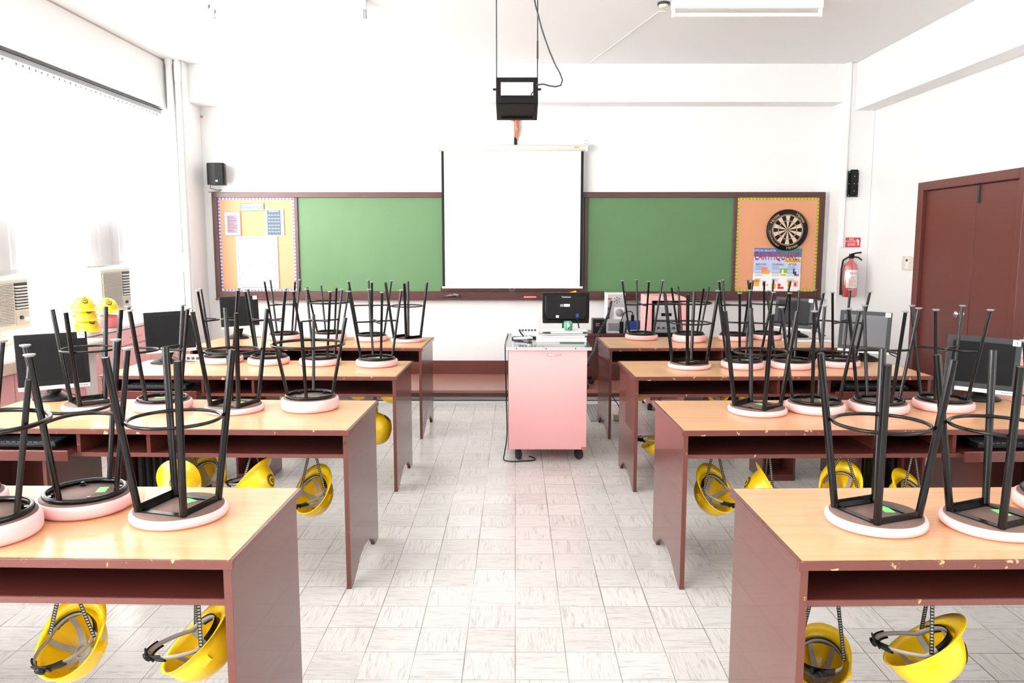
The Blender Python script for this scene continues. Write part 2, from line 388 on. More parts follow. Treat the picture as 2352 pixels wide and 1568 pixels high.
# pipes in the corner by the windows, conduit on the door-side column
pr = thing('wall_pipe', 'thick white vertical pipe in the corner beside the window blinds', 'pipe', (-3.72, 8.69, 0), 'white pipes in the window corner')
MB().cyl((-3.72, 8.69, PZ * 0), (-3.72, 8.69, 3.6), .036).build('pipe_run', 'white_paint', pr)
MB().cyl((-3.72, 8.69, 3.55), (-3.72, 8.69, 3.6), .042).build('collar', 'white_paint', pr)
pr = thing('wall_pipe', 'white vertical pipe with a jointed sleeve near the ceiling, beside the column edge', 'pipe', (-3.635, 8.695, 0), 'white pipes in the window corner')
MB().cyl((-3.635, 8.695, 0), (-3.635, 8.695, 3.6), .028).build('pipe_run', 'white_paint', pr)
MB().cyl((-3.635, 8.695, 3.38), (-3.635, 8.695, 3.58), .034).build('collar', 'white_paint', pr)
tag(MB().box(3.628, 3.660, 8.835, 8.859, 1.6, 3.6).build('conduit', 'white_paint', bevel=.004), 'slim white conduit running up the column above the fire extinguisher', 'conduit')

# the double door
dr = bpy.data.objects.new('door_1', None); COL.objects.link(dr); struct(dr)
DY0, DY1, DZ = 6.13, 7.56, 2.14
B(3.86, XR, DY1, DY1 + .10, 0, DZ + .08).box(3.86, XR, DY0 - .07, DY0, 0, DZ + .08).box(3.86, XR, DY0, DY1, DZ, DZ + .08).build('door_frame', 'door_paint', dr, bevel=.005)
for (a, b) in ((6.745, DY1 - .005), (DY0 + .005, 6.739)):
    B(3.90, 3.945, a, b, .01, DZ - .005).build('door_leaf', 'door_paint', dr, bevel=.004)
k = MB().lathe([(.0, .07), (.02, .068), (.031, .055), (.03, .04), (.014, .028), (.012, .0)], 20, (3.9, 6.84, 1.03), (0, 1, 0), (0, 0, 1), (-1, 0, 0)); k.lathe([(.038, .0), (.038, .006), (.03, .01), (0, .01)], 20, (3.9, 6.84, 1.03), (0, 1, 0), (0, 0, 1), (-1, 0, 0))
k.build('door_knob', 'chrome', dr)
B(3.885, 3.90, 6.69, 6.715, 1.98, 2.13).build('door_bolt', 'dark_grey', dr)

# ------------------------------------------------------------------ windows side: blinds, air conditioners, cabinets
bl = thing('vertical_blind', 'long white vertical blind hanging over the bright windows', 'blind', (-3.83, 5, 3.03))
B(-3.86, -3.80, .5, 8.63, 3.022, 3.062).build('headrail', 'grey_plastic', bl); B(-3.868, -3.79, .5, 8.64, 3.064, 3.074).build('gap_shade', 'dark_grey', bl)  # dark strip draws the shaded gap between headrail and lintel
cl = MB(); sl = MB(); wt = sl
y = .55; i = 0
AC = [(5.42, 6.0, 1.0, 1.38), (7.06, 7.6, 1.0, 1.41)]
while y < 8.62:
    bot = .915
    for (a, b, z0, z1) in AC:
        if a - .06 < y < b + .06: bot = z1 + .03
    if not (6.05 < y < 6.14):                       # one slat has slipped aside here
        an = math.radians(62 + random.uniform(-4, 4)); hx, hy = .044 * math.cos(an), .044 * math.sin(an)
        sl.prism([(0, 0), (1, 0), (1, 1), (0, 1)], (-3.83 - hx, y - hy, bot), (2 * hx, 2 * hy, 0), (0, 0, 3.0 - bot), (.0008 * hy / .04, -.0008 * hx / .04, 0))
        wt.prism([(0, 0), (1, 0), (1, 1), (0, 1)], (-3.83 - hx - .001, y - hy, bot), (2 * hx, 2 * hy, 0), (0, 0, .035), (.004, -.002, 0))
        cl.box(-3.835, -3.825, y - .006, y + .006, 3.0, 3.02)
    y += .082
sl.build('slat_curtain', 'blind_fabric', bl); cl.build('slat_clips', 'dark_grey', bl)
for idx, (a, b, z0, z1) in enumerate(AC):
    r = thing('air_conditioner', ['cream window air conditioner beside the slipped blind slat, standing past monitor 10', 'cream window air conditioner behind the yellow hard hats'][idx], 'air conditioner', (-3.74, a, z0), 'window air conditioners')
    B(-4.2, -3.735, a, b, z0, z1).build('casing', 'beige_plastic', r, bevel=.008)
    B(-3.965, -3.94, a - .10, b + .14, z1 + .012, 2.0).build('infill_panel', 'grey_plastic', r)
    g = MB(); split = a + (b - a) * .66
    for q in range(26):
        zz = z0 + .05 + q * (z1 - z0 - .08) / 26; g.box(-3.737, -3.722, a + .015, split, zz, zz + .007)
    g.box(-3.74, -3.730, a + .015, split, z0 + .045, z1 - .03, mi=1)
    g.build('grille', ['grille', 'grey_plastic'], r)
    B(-3.738, -3.733, split + .02, b - .02, z0 + .15, z1 - .03).build('vent_recess', 'dark_grey', r)
    vm = MB()
    for q in range(8):
        zz = z0 + .165 + q * (z1 - z0 - .2) / 8; vm.obox((-3.727, (split + b) / 2, zz), (.008, 0, -.003), (0, (b - split) / 2 - .02, 0), (.001, 0, .003))
    vm.build('vent_louvres', 'white_plastic', r)
    B(-3.738, -3.731, split + .02, b - .02, z0 + .03, z0 + .13).build('control_panel', 'grille', r)
    MB().cyl((-3.731, split + .07, z0 + .09), (-3.715, split + .07, z0 + .09), .014).build('control_knob', 'dark_grey', r)
    MB().cyl((-3.731, split + .13, z0 + .075), (-3.715, split + .13, z0 + .075), .018).build('control_knob', 'white_plastic', r)
# near counter, with pink doors below a thick pale top
cb = thing('wall_cabinet', 'long pale-topped counter with pink doors below the windows, beside monitor 10', 'cabinet', (-3.4, 4.9, 0))
B(XL + .005, -3.36, 2.6, 6.42, .775, .87).build('counter_top', ['marble'], cb, bevel=.01)
B(-3.362, -3.352, 2.6, 6.40, .78, .855).build('counter_edge', 'counter_edge', cb)
B(XL + .005, -3.46, 2.62, 6.38, 0, .774).build('carcass', 'white_panel', cb)
for q in range(8):
    a = 2.66 + q * .44
    B(-3.459, -3.44, a, a + .43, .06, .75).build('door', 'pink_paint', cb, bevel=.003)
    MB().tube([(-3.44, a + .38, .50), (-3.415, a + .38, .50), (-3.415, a + .38, .40), (-3.44, a + .38, .40)], .005, 8).build('handle', 'pink_dark', cb)
B(-3.352, -3.345, 6.24, 6.37, .72, .82).box(-3.346, -3.343, 6.26, 6.30, .74, .80, mi=1).box(-3.346, -3.343, 6.32, 6.35, .74, .80, mi=1).build('socket_plate', ['silver', 'grey_plastic'], cb)
cf = thing('wall_cabinet', 'pink cabinet run with white top near the front corner under the windows', 'cabinet', (-3.6, 7.5, 0))
B(XL + .005, -3.56, 6.44, 8.70, .87, .90).build('counter_top', 'white_plastic', cf, bevel=.004)
B(XL + .005, -3.59, 6.46, 8.68, 0, .869).build('carcass', 'pink_paint', cf)
for q in range(4):
    a = 6.50 + q * .545
    B(-3.589, -3.572, a, a + .535, .72, .86).build('drawer', 'pink_paint', cf, bevel=.003)
    B(-3.589, -3.572, a, a + .535, .05, .705).build('door', 'pink_paint', cf, bevel=.003)
    B(-3.573, -3.565, a + .15, a + .38, .775, .785).build('handle', 'pink_dark', cf)
p0 = ony(420, 602, 8.735)
sb = thing('switch_box', 'white switch box with four grey sockets on the window-side column', 'switch', (p0.x, 8.735, p0.z))
B(-3.81, -3.605, 8.70, 8.738, 1.335, 1.545).build('casing', 'white_plastic', sb, bevel=.006)
for i in range(2):
    for j in range(2):
        c = ony(407 + i * 13, 597 + j * 11, 8.70); B(c.x - .022, c.x + .022, 8.694, 8.701, c.z - .02, c.z + .02).build('socket', 'grey_plastic', sb, bevel=.004)

# ------------------------------------------------------------------ front wall: chalkboard
WY = YF - .002
def FP(u, v, d=0.0): return ony(u, v, YF - d)           # a point on the front wall (d metres in front of it)
bd = thing('chalkboard', 'long green chalkboard with two orange pinboards in one dark wood frame', 'chalkboard', (0, YF - .05, 1.0))
X0, X1 = FP(491, 560, .05).x, FP(1891, 560, .05).x
ZT, ZB = FP(1176, 441, .05).z, FP(1176, 686, .05).z
fw_ = .062
fy0, fy1 = YF - .055, WY
m = B(X0, X1, fy0, fy1, ZT - fw_, ZT).box(X0, X1, fy0, fy1, ZB, ZB + .085).box(X0, X0 + fw_, fy0, fy1, ZB + .085, ZT - fw_).box(X1 - fw_, X1, fy0, fy1, ZB + .085, ZT - fw_)
xd = [FP(u, 560, .05).x for u in (682, 1346, 1687)]
for c in xd: m.box(c - .02, c + .02, fy0 + .005, fy1, ZB + .085, ZT - fw_)
m.box(FP(1012, 600).x, xd[1] - .02, YF - .05, fy1, ZB + .085, ZB + .135)
m.build('frame', 'frame_wood', bd, bevel=.004)
xc = [X0 + fw_] + xd + [X1 - fw_]
B(xd[0] + .02, xd[2] - .02, YF - .03, WY, ZB + .086, ZT - fw_).build('green_panel', 'green_board', bd)
B(X0 + fw_, xd[0] - .02, YF - .035, WY, ZB + .086, ZT - fw_).build('pinboard', 'cork', bd)
B(xd[2] + .02, X1 - fw_, YF - .035, WY, ZB + .086, ZT - fw_).build('pinboard', 'cork_deep', bd)
B(X0 + .02, X1 - .02, YF - .13, fy0, ZB - .012, ZB + .012).build('chalk_tray', 'frame_wood', bd, bevel=.004)
def border(xa, xb, mt):
    b_ = MB(); za, zb_ = ZB + .10, ZT - fw_ - .012; yq = YF - .036; s_ = .018
    def strip(p, q, n, nx, nz):
        for k_ in range(n):
            t0, t1, tm = k_ / n, (k_ + 1) / n, (k_ + .5) / n
            P = lambda t: (p[0] + (q[0] - p[0]) * t, p[1] + (q[1] - p[1]) * t)
            a_, c_, d_ = P(t0), P(t1), P(tm)
            b_.add([(a_[0], yq, a_[1]), (c_[0], yq, c_[1]), (d_[0] + nx * s_, yq - .004, d_[1] + nz * s_), (a_[0] - nx * .012, yq, a_[1] - nz * .012), (c_[0] - nx * .012, yq, c_[1] - nz * .012)], [(0, 1, 2), (3, 4, 1, 0)], k_ % 2)
    w_ = int((xb - xa) / .02); h_ = int((zb_ - za) / .02)
    strip((xa + .015, zb_), (xb - .015, zb_), w_, 0, -1); strip((xa + .015, za), (xb - .015, za), w_, 0, 1)
    strip((xa + .012, za), (xa + .012, zb_), h_, 1, 0); strip((xb - .012, za), (xb - .012, zb_), h_, -1, 0)
    b_.build('paper_border', mt, bd)
border(X0 + fw_, xd[0] - .02, ['border_paper', 'blue_ink']); border(xd[2] + .02, X1 - fw_, ['green_border', 'yellow_ink'])
RX, UZ = V((1, 0, 0)), V((0, 0, 1))
def sheet(name, label, cat, u0, v0, u1, v1, mt, d=.042, tilt=0.0, th=.003, group=None):
    """a flat sheet pinned in front of the wall; returns (root, M) with M(a, b, e): a, b in 0..1 across and up, e metres in front"""
    p, q = FP(u0, v1, d), FP(u1, v0, d)
    c = (p + q) / 2; w_, h_ = q.x - p.x, q.z - p.z
    r = thing(name, label, cat, (c.x, YF - d, p.z), group)
    ca, sa = math.cos(tilt), math.sin(tilt); ax, az = V((ca, 0, sa)), V((-sa, 0, ca))
    def M(a, b, e=0.0): return V((c.x, YF - d - th - e, c.z)) + ax * ((a - .5) * w_) + az * ((b - .5) * h_)
    mb = MB(); o_ = M(0, 0); mb.prism([(0, 0), (w_, 0), (w_, h_), (0, h_)], o_, ax, az, (0, th, 0))
    mb.build('sheet', mt, r)
    def rect(mb2, a0, b0, a1, b1, e, mi=0):
        return mb2.prism([(0, 0), ((a1 - a0) * w_, 0), ((a1 - a0) * w_, (b1 - b0) * h_), (0, (b1 - b0) * h_)], M(a0, b0, e), ax, az, (0, .0006, 0), mi)
    return r, M, rect, ax, az, w_, h_
# pinned on the window-side pinboard
r, M, R_, ax, az, w_, h_ = sheet('lab_sign', 'pale blue sign reading Physics Lab on the pinboard by the windows', 'sign', 553, 467, 606, 484, 'frame_wood', tilt=.02)
R_(MB(), .02, .05, .98, .95, .001).build('face', 'pale_teal', r); MB().text('Physics Lab', M(.5, .5, .0025), ax, az, .066, stretch=.86).build('lettering', 'teal', r)
r, M, R_, ax, az, w_, h_ = sheet('notice', 'small printed chart with red border pinned below the lab sign', 'notice', 516, 486, 552, 541, 'salmon')
R_(R_(MB(), .06, .03, .94, .97, .001), .18, .12, .82, .87, .002, 1).build('print', ['paper', 'grey_chart'], r)
mb = MB()
for k in range(5): R_(mb, .22, .76 - k * .14, .6 + .15 * (k % 2), .79 - k * .14, .003, 0); R_(mb, .22, .70 - k * .14, .76, .72 - k * .14, .003, 1)
mb.build('print_lines', ['red_ink', 'slate'], r)
r, M, R_, ax, az, w_, h_ = sheet('notice', 'small dark blue chart with white print pinned beside the lab sign', 'notice', 610, 480, 651, 541, 'pale_teal')
R_(R_(MB(), .03, .01, .97, .99, .001), .12, .02, .84, .96, .002, 1).build('print', ['paper', 'slate'], r)
mb = MB(); R_(mb, .22, .90, .74, .93, .003)
for k in range(6):
    for q in range(4): R_(mb, .17 + q * .165, .76 - k * .125, .29 + q * .165, .78 - k * .125, .003)
mb.build('print_lines', 'paper', r)
r, M, R_, ax, az, w_, h_ = sheet('poster', 'large white hand-drawn poster with thin blue outline below the lab sign', 'poster', 547, 543, 637, 665, 'paper')
mb = MB()
for (a0, b0, a1, b1) in ((.05, .955, .7, .968), (.045, .05, .058, .95), (.932, .05, .945, .95), (.08, .04, .92, .052)): R_(mb, a0, b0, a1, b1, .001)
mb.build('outline', 'blue_ink', r)
mb = MB()
for k in range(12): R_(mb, .2 + k * .045, .895, .225 + k * .045, .905, .001)
for k in range(10): R_(mb, .15 + k * .055, .78 + .004 * k, .17 + k * .055, .79 + .004 * k, .001)
for (a, b) in ((.12, .2), (.1, .33), (.38, .1), (.76, .25), (.78, .5), (.3, .45)): R_(mb, a, b, a + .05, b + .012, .001)
mb.build('drawn_text', 'pale_ink', r)
mb = MB()
for (a, b, s_) in ((.62, .68, .06), (.66, .60, .05), (.60, .53, .05)): mb.lathe([(s_, 0), (s_ * .55, .0008), (0, .0008)], 10, M(a, b, .001), ax, az, (0, -1, 0))
mb.build('drawing', 'pale_teal', r)
mb = MB()
mb.lathe([(.03, 0), (0, .0008)], 10, M(.42, .30, .001), ax, az, (0, -1, 0)); mb.build('drawing', 'pink_vinyl', r)
# pinned on the door-side pinboard: dartboard and earthquake poster
c = FP(1808, 528, .06); RB = (FP(1855, 528, .06).x - FP(1761, 528, .06).x) / 2
db = thing('dartboard', 'round black dartboard with cream and black wedges hung on orange pinboard', 'dartboard', (c.x, YF - .04, c.z))
MB().lathe([(0, 0), (RB * .98, 0), (RB, .006), (RB, .032), (RB * .985, .036), (0, .036)], 64, (c.x, YF - .037, c.z), RX, UZ, (0, -1, 0)).build('board_body', 'black_plastic', db)
seg = MB(); rr = [.05, .43, .46, .70, .755]
for s_ in range(20):
    for i in range(4):
        r0, r1 = rr[i] * RB, rr[i + 1] * RB
        dark = s_ % 2 == 1
        mi = (3 if dark else 2) if i in (1, 3) else (0 if dark else 1)
        pts = []
        for rad, ks in ((r0, (0, 1, 2)), (r1, (2, 1, 0))):
            for k in ks:
                an = PI / 2 + 2 * PI * (s_ - .5 + k / 2) / 20; pts.append((c.x + rad * math.cos(an), YF - .0745, c.z + rad * math.sin(an)))
        seg.add(pts, [tuple(range(6))], mi)
seg.build('scoring_wedges', ['black_plastic', 'cream', 'dart_green', 'dart_red'], db)
MB().lathe([(.05 * RB, 0), (.05 * RB, .003), (0, .003)], 20, (c.x, YF - .073, c.z), RX, UZ, (0, -1, 0)).build('bull', 'dart_green', db)
MB().lathe([(.02 * RB, 0), (.02 * RB, .002), (0, .002)], 16, (c.x, YF - .0765, c.z), RX, UZ, (0, -1, 0)).build('bull', 'dart_red', db)
wm = MB()
for q in (.43, .46, .70, .755): wm.ring((c.x, YF - .075, c.z), q * RB, .0012, 60, 6, RX, UZ)
wm.build('wire_rings', 'silver', db)
def arc_text(s_, mid, rad, size, flip=False):
    lt = MB()
    n = len(s_); st = .072 * size / .045
    for i, ch in enumerate(s_):
        an = mid + (i - (n - 1) / 2) * st * (1 if flip else -1)
        up = V((math.cos(an), 0, math.sin(an))) * (-1 if flip else 1); rt = V((up.z, 0, -up.x))
        lt.text(ch, V((c.x, YF - .0745, c.z)) + V((math.cos(an), 0, math.sin(an))) * rad, rt, up, size)
    lt.build('lettering', 'gold', db)
arc_text('Harrows', math.radians(138), RB * .87, .055); arc_text('Harrows', math.radians(42), RB * .87, .055); arc_text('Harrows', math.radians(-72), RB * .87, .055, True); arc_text('Official Bristle Board', math.radians(212), RB * .87, .03, True)
r, M, R_, ax, az, w_, h_ = sheet('poster', 'blue and white earthquake safety poster with red title under the dartboard', 'poster', 1728, 570, 1841, 668, 'poster_sky', tilt=-.01)
R_(R_(R_(MB(), .0, .80, .5, 1, .001), .5, .80, 1, 1, .001, 1), .0, .0, 1, .42, .001, 2).build('print', ['poster_blue', 'poster_teal', 'paper'], r)
MB().text('EARTHQUAKE!', M(.49, .805, .0022), ax, az, .128, stretch=.60).text('EARTHQUAKE!', M(.492, .818, .0032), ax, az, .128, mi=1, stretch=.60).build('title', ['ink', 'red'], r)
MB().text('OFFICIAL BULLETIN', M(.22, .945, .0022), ax, az, .03, stretch=1).build('lettering', 'paper', r)
mb = MB(); R_(mb, .66, .67, .985, .745, .002); mb.text('Are you prepared?', M(.82, .71, .004), ax, az, .036, mi=1, stretch=.62); mb.build('banner', ['yellow_ink', 'ink'], r)
for a, s_ in ((.16, 'BEFORE'), (.52, 'DURING'), (.82, 'AFTER')): MB().text(s_, M(a, .62, .0022), ax, az, .036).build('column_title', 'ink', r)
mb = MB()
for k in range(18):
    for a, b in ((.04, .22), (.40, .58), (.72, .92)):
        if k % 6 < 4: R_(mb, a, .57 - k * .024, a + (b - a) * (.7 + .3 * random.random()), .577 - k * .024, .002)
mb.build('small_print', 'pale_ink', r)
mb = MB(); R_(mb, .03, .11, .14, .27, .002); R_(mb, .40, .05, .49, .18, .002); R_(mb, .74, .10, .82, .25, .002); mb.build('note_box', 'orange', r)
mb = MB(); R_(mb, .18, .42, .30, .56, .002); R_(mb, .2, .40, .34, .48, .003, 1); mb.build('picture', ['salmon', 'orange'], r)
mb = MB(); R_(mb, .56, .42, .72, .53, .002); R_(mb, .58, .36, .70, .40, .003, 1); R_(mb, .6, .42, .64, .5, .003, 2); mb.build('picture', ['green_border', 'orange', 'paper'], r)
mb = MB(); R_(mb, .87, .36, .91, .46, .002); R_(mb, .91, .35, .97, .41, .002, 1); R_(mb, .84, .40, .87, .53, .002, 2); mb.build('picture', ['blue_plastic', 'bronze', 'ink'], r)
mb = MB(); R_(mb, .21, .12, .27, .22, .002); R_(mb, .28, .12, .33, .16, .002, 1); mb.build('picture', ['red', 'orange'], r)
mb = MB(); R_(mb, .53, .05, .66, .10, .002); mb.lathe([(.02, 0), (0, .001)], 12, M(.56, .14, .002), ax, az, (0, -1, 0)); mb.build('picture', 'red_ink', r)
mb = MB(); R_(mb, .86, .10, .96, .25, .002); R_(mb, .88, .12, .92, .2, .003, 1); mb.build('picture', ['pink_paint', 'dart_red'], r)
# chalk and cloth in the tray
p = FP(1218, 681, .1); tag(B(p.x - .075, p.x + .075, YF - .115, YF - .075, ZB + .0125, ZB + .034).build('eraser', 'salmon', bevel=.008), 'pink board eraser lying in the tray below the screen', 'eraser')
p = FP(1035, 679, .1)
rg = thing('cleaning_rag', 'crumpled grey striped rag lying in the chalk tray', 'rag', (p.x, YF - .09, ZB + .013))
mb = MB()
for k in range(7):
    a = random.uniform(-.1, .06); mb.tube([(p.x - .10 + k * .012, YF - .10 + k * .006, ZB + .018 + .004), (p.x - .02 + k * .012, YF - .1 + k * .004, ZB + .03 + .012 * (k % 3) + .004), (p.x + .05 + k * .008, YF - .09, ZB + .035 + .01 * (k % 2) + .004), (p.x + .08, YF - .085, ZB + .024)], .008, 6, mi=k % 2)
mb.build('cloth', ['dark_grey', 'grey_plastic'], rg)
p = FP(1316, 668, .1); tag(MB().obox((p.x, YF - .095, ZB + .058), (.045, 0, .012), (0, .02, 0), (-.008, 0, .03)).build('tape_measure', 'yellow_ink', bevel=.006), 'yellow case in the chalk tray peeking over the black monitor', 'case')
# projection screen
ps = thing('projection_screen', 'white pull-down projection screen with black side borders over the chalkboard', 'screen', (0, 9.06, 2.7))
sy = 9.07
a, b = ony(1006, 340, sy), ony(1347, 340, sy); zc = ony(1176, 340, sy).z
MB().cyl((a.x, sy, zc), (b.x, sy, zc), .036, n=24).build('case', 'screen_case', ps)
for q in (a.x, b.x):
    MB().cyl((q - .012, sy, zc), (q + .012, sy, zc), .042, n=24).build('end_cap', 'white_plastic', ps)
    MB().ring((q, sy, zc + .065), .022, .004, 20, 8, RX, UZ).build('hanging_ring', 'chrome', ps)
    MB().tube([(q, sy, zc + .087), (q + .01, sy, zc + .6), (q, sy - .02, 3.19)], .0022, 6).build('hanging_wire', 'silver', ps)
zb0 = ony(1176, 660, sy).z; l0, r0 = ony(1015, 500, sy).x, ony(1339, 500, sy).x
B(l0 + .03, r0 - .03, sy - .003, sy, zb0, zc - .03).build('screen_cloth', 'screen_cloth', ps)
B(l0, l0 + .03, sy - .0035, sy, zb0 + .01, zc - .03).box(r0 - .03, r0, sy - .0035, sy, zb0 + .01, zc - .03).build('border', 'black_plastic', ps)
MB().cyl((l0 - .005, sy, zb0), (r0 + .005, sy, zb0), .013).build('bottom_bar', 'white_plastic', ps)
MB().tube([(FP(1176, 662).x - .03, sy, zb0 - .012), (FP(1176, 662).x - .02, sy, zb0 - .04), (FP(1176, 662).x + .02, sy, zb0 - .04), (FP(1176, 662).x + .03, sy, zb0 - .012)], .003, 8).build('pull_handle', 'chrome', ps)
q = ony(1325, 338, sy - .037); B(q.x - .03, q.x + .03, sy - .039, sy - .033, q.z - .008, q.z + .008).build('maker_plate', 'gold', ps)
# crucifix above the screen, mostly behind the hanging projector cage
c = FP(1184, 300, .02); zt_, zb_ = FP(1184, 262, .02).z, FP(1184, 334, .02).z
cx = thing('crucifix', 'dark wooden crucifix with copper figure above the projection screen', 'crucifix', (c.x, YF - .01, zb_))
B(c.x - .016, c.x + .016, YF - .025, WY, zb_, zt_ + .12).box(c.x - .11, c.x + .11, YF - .025, WY, zt_ + .0, zt_ + .03).build('cross', 'black_plastic', cx, bevel=.002)
z0 = FP(1184, 318, .05).z; z1 = FP(1184, 268, .05).z; H_ = z1 - z0; fyq = YF - .05
mb = MB(); mb.tube([(c.x + .012, fyq, z0), (c.x + .018, fyq - .005, z0 + H_ * .25), (c.x + .026, fyq - .012, z0 + H_ * .38), (c.x + .015, fyq, z0 + H_ * .5), (c.x + .008, fyq, z0 + H_ * .75), (c.x + .006, fyq, z0 + H_ * .86)], [.008, .011, .014, .021, .026, .012], 12)
mb.tube([(c.x - .006, fyq, z0 + H_ * .05), (c.x - .002, fyq - .008, z0 + H_ * .3), (c.x + .004, fyq, z0 + H_ * .5)], [.008, .012, .016], 10)
for s_ in (-1, 1): mb.tube([(c.x + .02 * s_, fyq, z0 + H_ * .8), (c.x + .065 * s_, fyq + .005, z0 + H_ * .9), (c.x + .10 * s_, fyq + .01, z0 + H_ * .98)], [.011, .009, .008], 8)
mb.lathe([(0, -.018), (.014, -.01), (.016, .004), (.010, .018), (0, .02)], 12, (c.x - .004, fyq - .006, z0 + H_ * .97)); mb.lathe([(.022, 0), (.026, .03), (.022, .04)], 10, (c.x + .012, fyq, z0 + H_ * .44))
mb.build('figure', 'bronze', cx)
# loudspeakers
def speaker_box():
    p, q = ony(476, 424, 9.0), ony(515, 374, 9.0)
    r = thing('loudspeaker', 'black loudspeaker with grille on the wall above the window-side pinboard', 'loudspeaker', (p.x, 9.0, p.z))
    poly = [(0, 0), (.02, -.02), (.5 * (q.x - p.x), -.035), (q.x - p.x - .02, -.02), (q.x - p.x, 0), (q.x - p.x - .03, .13), (.03, .13)]
    MB().prism(poly, (p.x, 9.0, p.z), (1, 0, 0), (0, 1, 0), (0, 0, q.z - p.z)).build('cabinet', 'black_plastic', r, bevel=.006)
    B((p.x + q.x) / 2 - .012 + .02, (p.x + q.x) / 2 + .012 + .02, 8.962, 8.967, p.z + .03, p.z + .05).build('badge', 'gold', r)
    B((p.x + q.x) / 2 - .03, (p.x + q.x) / 2 + .03, 9.12, WY, p.z + .06, p.z + .16).build('bracket', 'dark_grey', r)
    MB().tube([(p.x + .02, 9.05, p.z), (p.x - .01, 9.1, p.z - .03), (p.x + .05, 9.15, p.z - .05), (p.x + .09, 9.175, p.z - .045), (p.x + .05, 9.183, p.z - .065), (p.x - .06, 9.183, p.z - .07)], .005, 8).build('cable', 'grey_plastic', r)
speaker_box()
p, q = ony(1947, 452, 8.83), ony(1974, 392, 8.83)
r = thing('speaker_bracket', 'black slotted wall plate on the column by the door', 'bracket', (p.x, 8.855, p.z))
B(p.x, q.x, 8.835, 8.858, p.z, q.z).box(p.x + .02, q.x - .02, 8.81, 8.836, p.z + .005, q.z + .012).build('plate', 'black_plastic', r, bevel=.003)
mb = MB()
for s_ in (p.x + .01, q.x - .01):
    for f_ in (.06, .5, .94): mb.cyl((s_, 8.836, p.z + (q.z - p.z) * f_), (s_, 8.831, p.z + (q.z - p.z) * f_), .005, n=10)
for f_ in (.22, .5, .78): mb.cyl(((p.x + q.x) / 2, 8.811, p.z + (q.z - p.z) * f_), ((p.x + q.x) / 2, 8.807, p.z + (q.z - p.z) * f_), .005, n=10)
mb.build('screw', 'silver', r)
# fire extinguisher and its sign
EY = 8.75
c = ony(1953, 630, EY); zb_ = ony(1953, 681, EY).z; zt_ = ony(1953, 612, EY).z; RE = .078
ex = thing('fire_extinguisher', 'red fire extinguisher in clear wrap on the column by the door', 'fire extinguisher', (c.x, EY, zb_))
MB().lathe([(0, 0), (RE * .9, 0), (RE, .02), (RE, zt_ - zb_ - .03), (RE * .85, zt_ - zb_ + .02), (RE * .45, zt_ - zb_ + .055), (.022, zt_ - zb_ + .065), (.022, zt_ - zb_ + .09), (0, zt_ - zb_ + .09)], 32, (c.x, EY, zb_)).build('cylinder', 'red', ex)
def wrapf(a0, a1, z0, z1, rad, mb, mi=0, n=12):
    pts = []
    for k in range(n + 1):
        an = a0 + (a1 - a0) * k / n; pts += [(c.x + rad * math.cos(an), EY + rad * math.sin(an), z0), (c.x + rad * math.cos(an), EY + rad * math.sin(an), z1)]
    mb.add(pts, [(2 * k, 2 * k + 2, 2 * k + 3, 2 * k + 1) for k in range(n)], mi, True)
mb = MB(); wrapf(math.radians(215), math.radians(320), zb_ + .10, zb_ + .30, RE + .001, mb); lab = mb.build('label_sheet', 'paper', ex)
mb = MB(); mb.text('SAFE', (c.x, EY - RE - .003, zb_ + .26), RX, UZ, .035)
for k in range(7): wrapf(math.radians(240), math.radians(300 - 10 * (k % 3)), zb_ + .12 + k * .016, zb_ + .125 + k * .016, RE + .002, mb)
mb.build('label_print', 'red_ink', ex)
zz = zt_ + .09
B(c.x - .02, c.x + .03, EY - .02, EY + .02, zz, zz + .05).build('valve', 'black_plastic', ex, bevel=.005)
MB().tube([(c.x + .0, EY, zz + .045), (c.x + .06, EY, zz + .06), (c.x + .11, EY, zz + .065)], .009, 8).tube([(c.x + .02, EY, zz + .02), (c.x + .08, EY, zz + .01), (c.x + .12, EY, zz - .02)], .008, 8).build('handle', 'black_plastic', ex)
MB().tube([(c.x - .02, EY, zz + .02), (c.x - .09, EY - .01, zz - .02), (c.x - .105, EY - .01, zz - .12), (c.x - .10, EY, zb_ + .16), (c.x - .095, EY, zb_ + .02)], [.010, .010, .010, .012, .016], 10).build('hose', 'black_plastic', ex)
MB().lathe([(RE + .012, .0), (RE + .014, .2), (RE + .01, zt_ - zb_ - .02), (.05, zt_ - zb_ + .08)], 24, (c.x - .008, EY, zb_ + .01)).build('plastic_wrap', 'clear_plastic', ex)
B(c.x - .03, c.x + .03, EY + RE, 8.858, zb_ + .2, zb_ + .26).build('wall_hook', 'dark_grey', ex)
p, q = ony(1942, 568, 8.85), ony(1977, 545, 8.85)
r = thing('safety_sign', 'small red fire extinguisher sign with notched edges above the extinguisher', 'sign', (p.x, 8.855, p.z))
n = 11; poly = []
for k in range(n): poly += [(k / n, 0), ((k + .5) / n, .05)]
poly += [(1, 0), (1, 1)]
for k in range(n): poly += [((n - k) / n, 1), ((n - k - .5) / n, .95)]
poly += [(0, 1)]
MB().prism(poly, (p.x, 8.852, p.z), (q.x - p.x, 0, 0), (0, 0, q.z - p.z), (0, .006, 0)).build('plate', 'red_ink', r)
mb = MB(); W_ = q.x - p.x; H_ = q.z - p.z
mb.text('FIRE', (p.x + W_ * .38, 8.8505, p.z + H_ * .80), RX, UZ, .030).text('EXTINGUISHER', (p.x + W_ * .40, 8.8505, p.z + H_ * .60), RX, UZ, .022)
for k in range(3): mb.box(p.x + W_ * .12, p.x + W_ * .68, 8.850, 8.8515, p.z + H_ * (.18 + k * .11), p.z + H_ * (.21 + k * .11))
